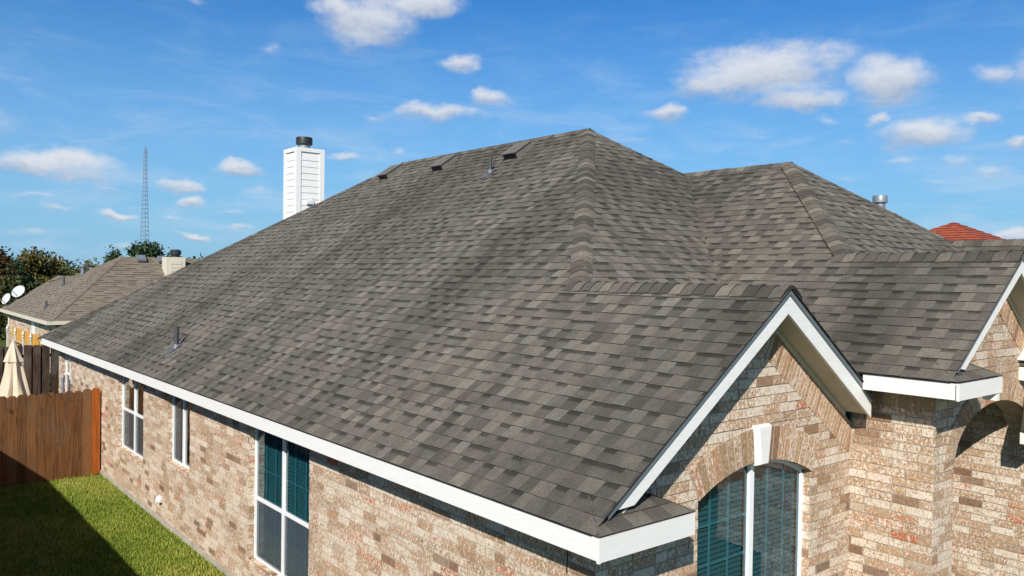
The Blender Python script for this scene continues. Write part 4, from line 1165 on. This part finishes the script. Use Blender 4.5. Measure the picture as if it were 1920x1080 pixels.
def dish(x, y, w, h, label, az):
    z = K.z + q_ * (x - K.x) + .02
    root = empty('satellite_dish', (x, y, z), label, 'satellite dish', 'satellite dishes on the brown roof')
    cz = z + .34; d = Vector((math.cos(az), math.sin(az), .45)).normalized(); u = Vector((0, 0, 1)).cross(d).normalized(); v = d.cross(u)
    m = MB(); n = 24; rings = []
    for rr in (0.001, .35, .7, 1.0):
        rings.append([Vector((x, y, cz)) + u * (w * rr * math.cos(2 * math.pi * k / n)) + v * (h * rr * math.sin(2 * math.pi * k / n)) + d * (.11 * rr * rr) for k in range(n)])
    for A, B in zip(rings, rings[1:]):
        for k in range(n):
            m.poly([tuple(p) for p in (A[k], A[(k + 1) % n], B[(k + 1) % n], B[k])])
            m.poly([tuple(p - d * .015) for p in (B[k], B[(k + 1) % n], A[(k + 1) % n], A[k])])
    m.build('reflector', MT['dish'], root, smooth=True)
    a = MB(); a.tube((x, y, cz) - v * h * .9 if False else tuple(Vector((x, y, cz)) - v * h * .8), tuple(Vector((x, y, cz)) + d * .45 - v * .1), .022, n=6); a.build('feed_arm', MT['vent'], root)
    p = MB(); p.tube((x + .06, y + .04, z - .02), tuple(Vector((x, y, cz)) - d * .03), .03, n=8); p.build('mast', MT['vent'], root)
dish(3.0, 49.9, .32, .33, 'smaller round white satellite dish at the low edge of the brown roof', math.radians(205))
dish(3.55, 49.6, .54, .36, 'wide oval white satellite dish on the brown roof, higher of the two', math.radians(205))
def red_house():
    ax, ay, az = 38.5, 13.2, 4.92
    root = empty('red_roof_house', (ax, ay, GZ), 'distant house with orange red tiled hip roof at the right', 'house')
    m = MB(); q = .48; s = 7.5
    P = lambda x, y, z: (x, y, z)
    ap = (ax, ay, az); z0 = az - q * s
    c = [(ax - s, ay - s, z0), (ax + s, ay - s, z0), (ax + s, ay + s, z0), (ax - s, ay + s, z0)]
    for i in range(4):
        a = Vector(c[i]); b = Vector(c[(i + 1) % 4]); U = (b - a).normalized(); mid = (a + b) / 2; V = (Vector(ap) - mid).normalized()
        shingle_plane(m, tuple(a), tuple(U), tuple(V), [[tuple(a), tuple(b), ap]], E=.30, seed=90 + i, wmin=.22, wmax=.26, base_lift=.03)
    m.build('roof', MT['redtile'], root)
    w = MB(); w.box((ax - s + .5, ay - s + .5, GZ), (ax + s - .5, ay + s - .5, z0 - .02), (.6, .5, .2)); w.build('wall', MT['brick'], root)
    # brick-red chase with a metal flue, seen over the ridge
    ch = MB(); ch.box((30.35, 12.68, GZ), (31.2, 13.6, 4.66)); ch.box((30.30, 12.63, 4.66), (31.25, 13.65, 4.90))
    co = ch.build('chimney', mat_plain('red_chimney_paint', (.30, .085, .075), .8, 0, .2), root)
    fl = MB(); fl.lathe((30.75, 13.15, 4.92), [(.22, 0), (.22, .42), (.31, .44), (.31, .72), (.29, .75)], 20); fl.build('flue', MT['galv'], co, smooth=True)
red_house()
def shade_house():
    root = empty('neighbour_house', (-9.5, 8, GZ), 'neighbouring hip roofed brick house whose shadow lies on the lawn', 'house')
    x0, x1, y0, y1, ze = -14.5, -3.78, 1.0, 19.0, GZ + 2.66
    m = MB(); q = .5; xm = (x0 + x1) / 2; hw = (x1 - x0) / 2; zr = ze + q * hw
    A, B_ = (xm, y0 + hw, zr), (xm, y1 - hw, zr)
    def pl(P, U, V, s): shingle_plane(m, P[0], U, V, [P], E=.33, wmin=.5, wmax=1.2, seed=s)
    pl([(x1, y0, ze), (x1, y1, ze), B_, A], (0, 1, 0), (-1, 0, q), 61); pl([(x0, y1, ze), (x0, y0, ze), A, B_], (0, -1, 0), (1, 0, q), 62)
    pl([(x0, y0, ze), (x1, y0, ze), A], (1, 0, 0), (0, 1, q), 63); pl([(x1, y1, ze), (x0, y1, ze), B_], (-1, 0, 0), (0, -1, q), 64)
    m.build('roof', MT['shingle'], root)
    w = MB(); w.box((x0 + .4, y0 + .4, GZ), (x1 - .4, y1 - .4, ze - .05), (.5, .5, .2)); w.build('wall', MT['brick'], root)
    for xa in (x1 - .03, x0):
        f = MB(); f.box((xa, y0, ze - .16), (xa + .03, y1, ze)); f.build('fascia', MT['paint'], root)
shade_house()

# ------------------------------------------------------------------ trees and tower
def leaf_mesh(name, blobs, n, size, mat, seed, parent=None, lo=0.0):
    nr = np.random.default_rng(seed)
    bl = np.array(blobs, np.float64)
    wts = bl[:, 3] ** 2; wts /= wts.sum()
    # clumps inside each blob, leaves inside each clump
    nc = max(20, n // 26)
    bi = nr.choice(len(bl), nc, p=wts)
    d = nr.normal(size=(nc, 3)); d /= np.linalg.norm(d, axis=1)[:, None]
    rad = nr.uniform(.35, 1.08, nc) ** .6
    cc = bl[bi, :3] + d * (bl[bi, 3:4] * np.c_[rad, rad, rad * .85])
    ci = nr.integers(0, nc, n)
    cl = nr.normal(0, size * 1.5, (n, 3)); pos = cc[ci] + cl
    t = np.clip(nr.normal(.45, .2, nc)[ci] + nr.normal(0, .12, n), 0, 1)
    a = nr.normal(size=(n, 3)); a /= np.linalg.norm(a, axis=1)[:, None]
    b = np.cross(a, nr.normal(size=(n, 3))); b /= np.linalg.norm(b, axis=1)[:, None]
    s = size * nr.uniform(.5, 1.2, n)[:, None]
    V = np.stack([pos - a * s * .9, pos + b * s * .45, pos + a * s * .9, pos - b * s * .45], 1).astype(np.float32)
    me = bpy.data.meshes.new(name); me.vertices.add(4 * n); me.vertices.foreach_set('co', V.ravel())
    me.loops.add(4 * n); me.loops.foreach_set('vertex_index', np.arange(4 * n, dtype=np.int32))
    me.polygons.add(n); me.polygons.foreach_set('loop_start', np.arange(0, 4 * n, 4, dtype=np.int32)); me.polygons.foreach_set('loop_total', np.full(n, 4, np.int32))
    at = me.attributes.new('tile', 'FLOAT_COLOR', 'FACE'); at.data.foreach_set('color', np.c_[t, t, t * 0, t * 0 + 1].astype(np.float32).ravel())
    me.update(); me.validate(); me.materials.append(mat)
    o = bpy.data.objects.new(name, me); COL.objects.link(o)
    if parent: o.parent = parent; o.location = -WORLD(parent)
    return o
LEAF = {
    'autumn': mat_leaf('autumn_leaves', (.035, .036, .008), (.095, .078, .014), (.22, .14, .022)),
    'olive': mat_leaf('olive_leaves', (.022, .034, .010), (.060, .070, .018), (.13, .115, .03)),
    'green': mat_leaf('dark_green_leaves', (.014, .030, .014), (.040, .070, .028), (.085, .12, .05)),
    'rust': mat_leaf('rust_leaves', (.045, .030, .012), (.10, .060, .018), (.19, .09, .025)),
}
def at(px, py, depth):
    d = R @ Vector(((px - 960) / FPX, 1.0, -(py - 540) / FPX)); return CAM + d * depth
def tree(label, px, py_top, depth, width_px, py_bot, leaf, n, seed, size=.22, nb=9, sparse=False, name='tree', group='trees beyond the houses'):
    r = random.Random(seed)
    top = at(px, py_top, depth); bot = at(px, py_bot, depth); c = Vector((top.x, top.y, 0))
    root = empty(name, (c.x, c.y, GZ), label, 'tree', group)
    W2 = width_px / FPX * depth / 2; Hc = top.z - bot.z; cz = (top.z + bot.z) / 2
    bl = []
    for k in range(nb):
        a = r.uniform(0, 2 * math.pi); rr = W2 * r.uniform(.15, .72); zz = r.uniform(-.42, .36) * Hc
        sc = (.34 if sparse else .46) * min(W2, Hc / 2) * r.uniform(.7, 1.15) * (1 - .45 * max(0, zz / Hc * 2))
        bl.append((c.x + rr * math.cos(a), c.y + rr * math.sin(a), cz + zz, sc))
    bl.append((c.x, c.y, top.z - W2 * .28, W2 * .30)); bl.append((c.x, c.y, cz, W2 * (.35 if sparse else .6)))
    t = MB()
    zb = bot.z + Hc * .25
    t.tube((c.x, c.y, GZ), (c.x, c.y, zb), .035 * Hc + .08, .025 * Hc + .05, n=8)
    for b in bl:
        e = Vector((b[0], b[1], b[2])); s0 = Vector((c.x, c.y, zb - r.uniform(0, .3) * Hc * .3)); mdl = s0.lerp(e, .5) + Vector((0, 0, .08 * Hc))
        t.tube(s0, mdl, .018 * Hc + .02, .012 * Hc + .012, n=6); t.tube(mdl, e, .012 * Hc + .012, .01, n=6)
        for _ in range(5):
            q = e + Vector((r.gauss(0, 1), r.gauss(0, 1), abs(r.gauss(0, 1)))) * b[3] * .75; t.tube(e, q, .014, .005, n=4)
    t.build('trunk', MT['bark'], root)
    leaf_mesh('crown', bl, n, size, LEAF[leaf], seed, root)
    return root
tree('golden autumn tree, tallest at the left behind the brown roof', 68, 474, 62, 90, 590, 'autumn', 9000, 101, .20, 11)
tree('olive and gold tree between the tall autumn tree and the far brush', 98, 486, 64, 60, 590, 'autumn', 5000, 102, .20, 8)
tree('dark leafy tree just left of the golden autumn tree', 24, 492, 60, 50, 600, 'green', 5000, 103, .2, 8)
tree('rust coloured tree cut by the left edge of the photo', 2, 478, 56, 44, 590, 'rust', 3200, 104, .18, 8, True)
tree('low shrubby tree at the far left behind the satellite dishes', 12, 530, 55, 50, 640, 'olive', 5000, 109, .2, 8)
tree('dark bushy tree behind the satellite dishes, below the golden tree', 60, 528, 58, 70, 640, 'olive', 6000, 110, .2, 9)
tree('loose green tree rising behind the ridge below the lattice tower', 272, 460, 60, 60, 520, 'green', 4200, 105, .16, 9, True)
tree('spindly green tree at the left end of the brown ridge', 212, 468, 58, 28, 510, 'green', 1100, 106, .14, 6, True)
tree('thin dark tree behind the white chimney of the brown roofed house', 325, 474, 60, 50, 520, 'green', 1700, 107, .14, 7, True)
def woods():
    r = random.Random(3); bl = []
    for k in range(150):
        px = r.uniform(-60, 420); dep = r.uniform(95, 150); py = r.uniform(497, 507) - 3 * math.sin(px * .05)
        p = at(px, py, dep); bl.append((p.x, p.y, p.z - .9, r.uniform(1.0, 2.0)))
        bl.append((p.x, p.y, p.z - 3.4, 2.4))
    o = leaf_mesh('woods', bl, 26000, .42, LEAF['olive'], 55)
    tag(o, 'distant low line of brown green brush along the horizon', 'woods', kind='stuff')
woods()
def tower():
    b = at(271, 505, 150); t_ = at(272.5, 277, 150); root = empty('lattice_tower', (b.x, b.y, GZ), 'tall slender steel lattice radio tower on the skyline', 'tower')
    zt = t_.z; z0 = GZ; n = 34
    def rad(z): k = (z - z0) / (zt - z0); return 1.25 * (1 - k) + .14 * k if k < .8 else (1.25 * .2 + .14 * .8) * (1 - (k - .8) / .2) + .24 * (k - .8) / .2
    ang = [math.radians(a) for a in (20, 140, 260)]
    P = lambda i, z: (b.x + rad(z) * math.cos(ang[i]), b.y + rad(z) * math.sin(ang[i]), z)
    for i in range(3):
        m = MB()
        for k in range(n): m.tube(P(i, z0 + (zt - z0) * k / n), P(i, z0 + (zt - z0) * (k + 1) / n), .048, n=5)
        m.build('leg', MT['tower'], root)
    m = MB()
    for k in range(1, n):
        z = z0 + (zt - z0) * k / n; zn = z0 + (zt - z0) * (k + 1) / n
        for i in range(3):
            m.tube(P(i, z), P((i + 1) % 3, z), .03, n=4); m.tube(P(i, z), P((i + 1) % 3, zn), .016, n=4)
    m.tube((b.x, b.y, zt - .2), (b.x, b.y, zt + .3), .04, n=5)
    m.build('bracing', MT['tower'], root)
tower()
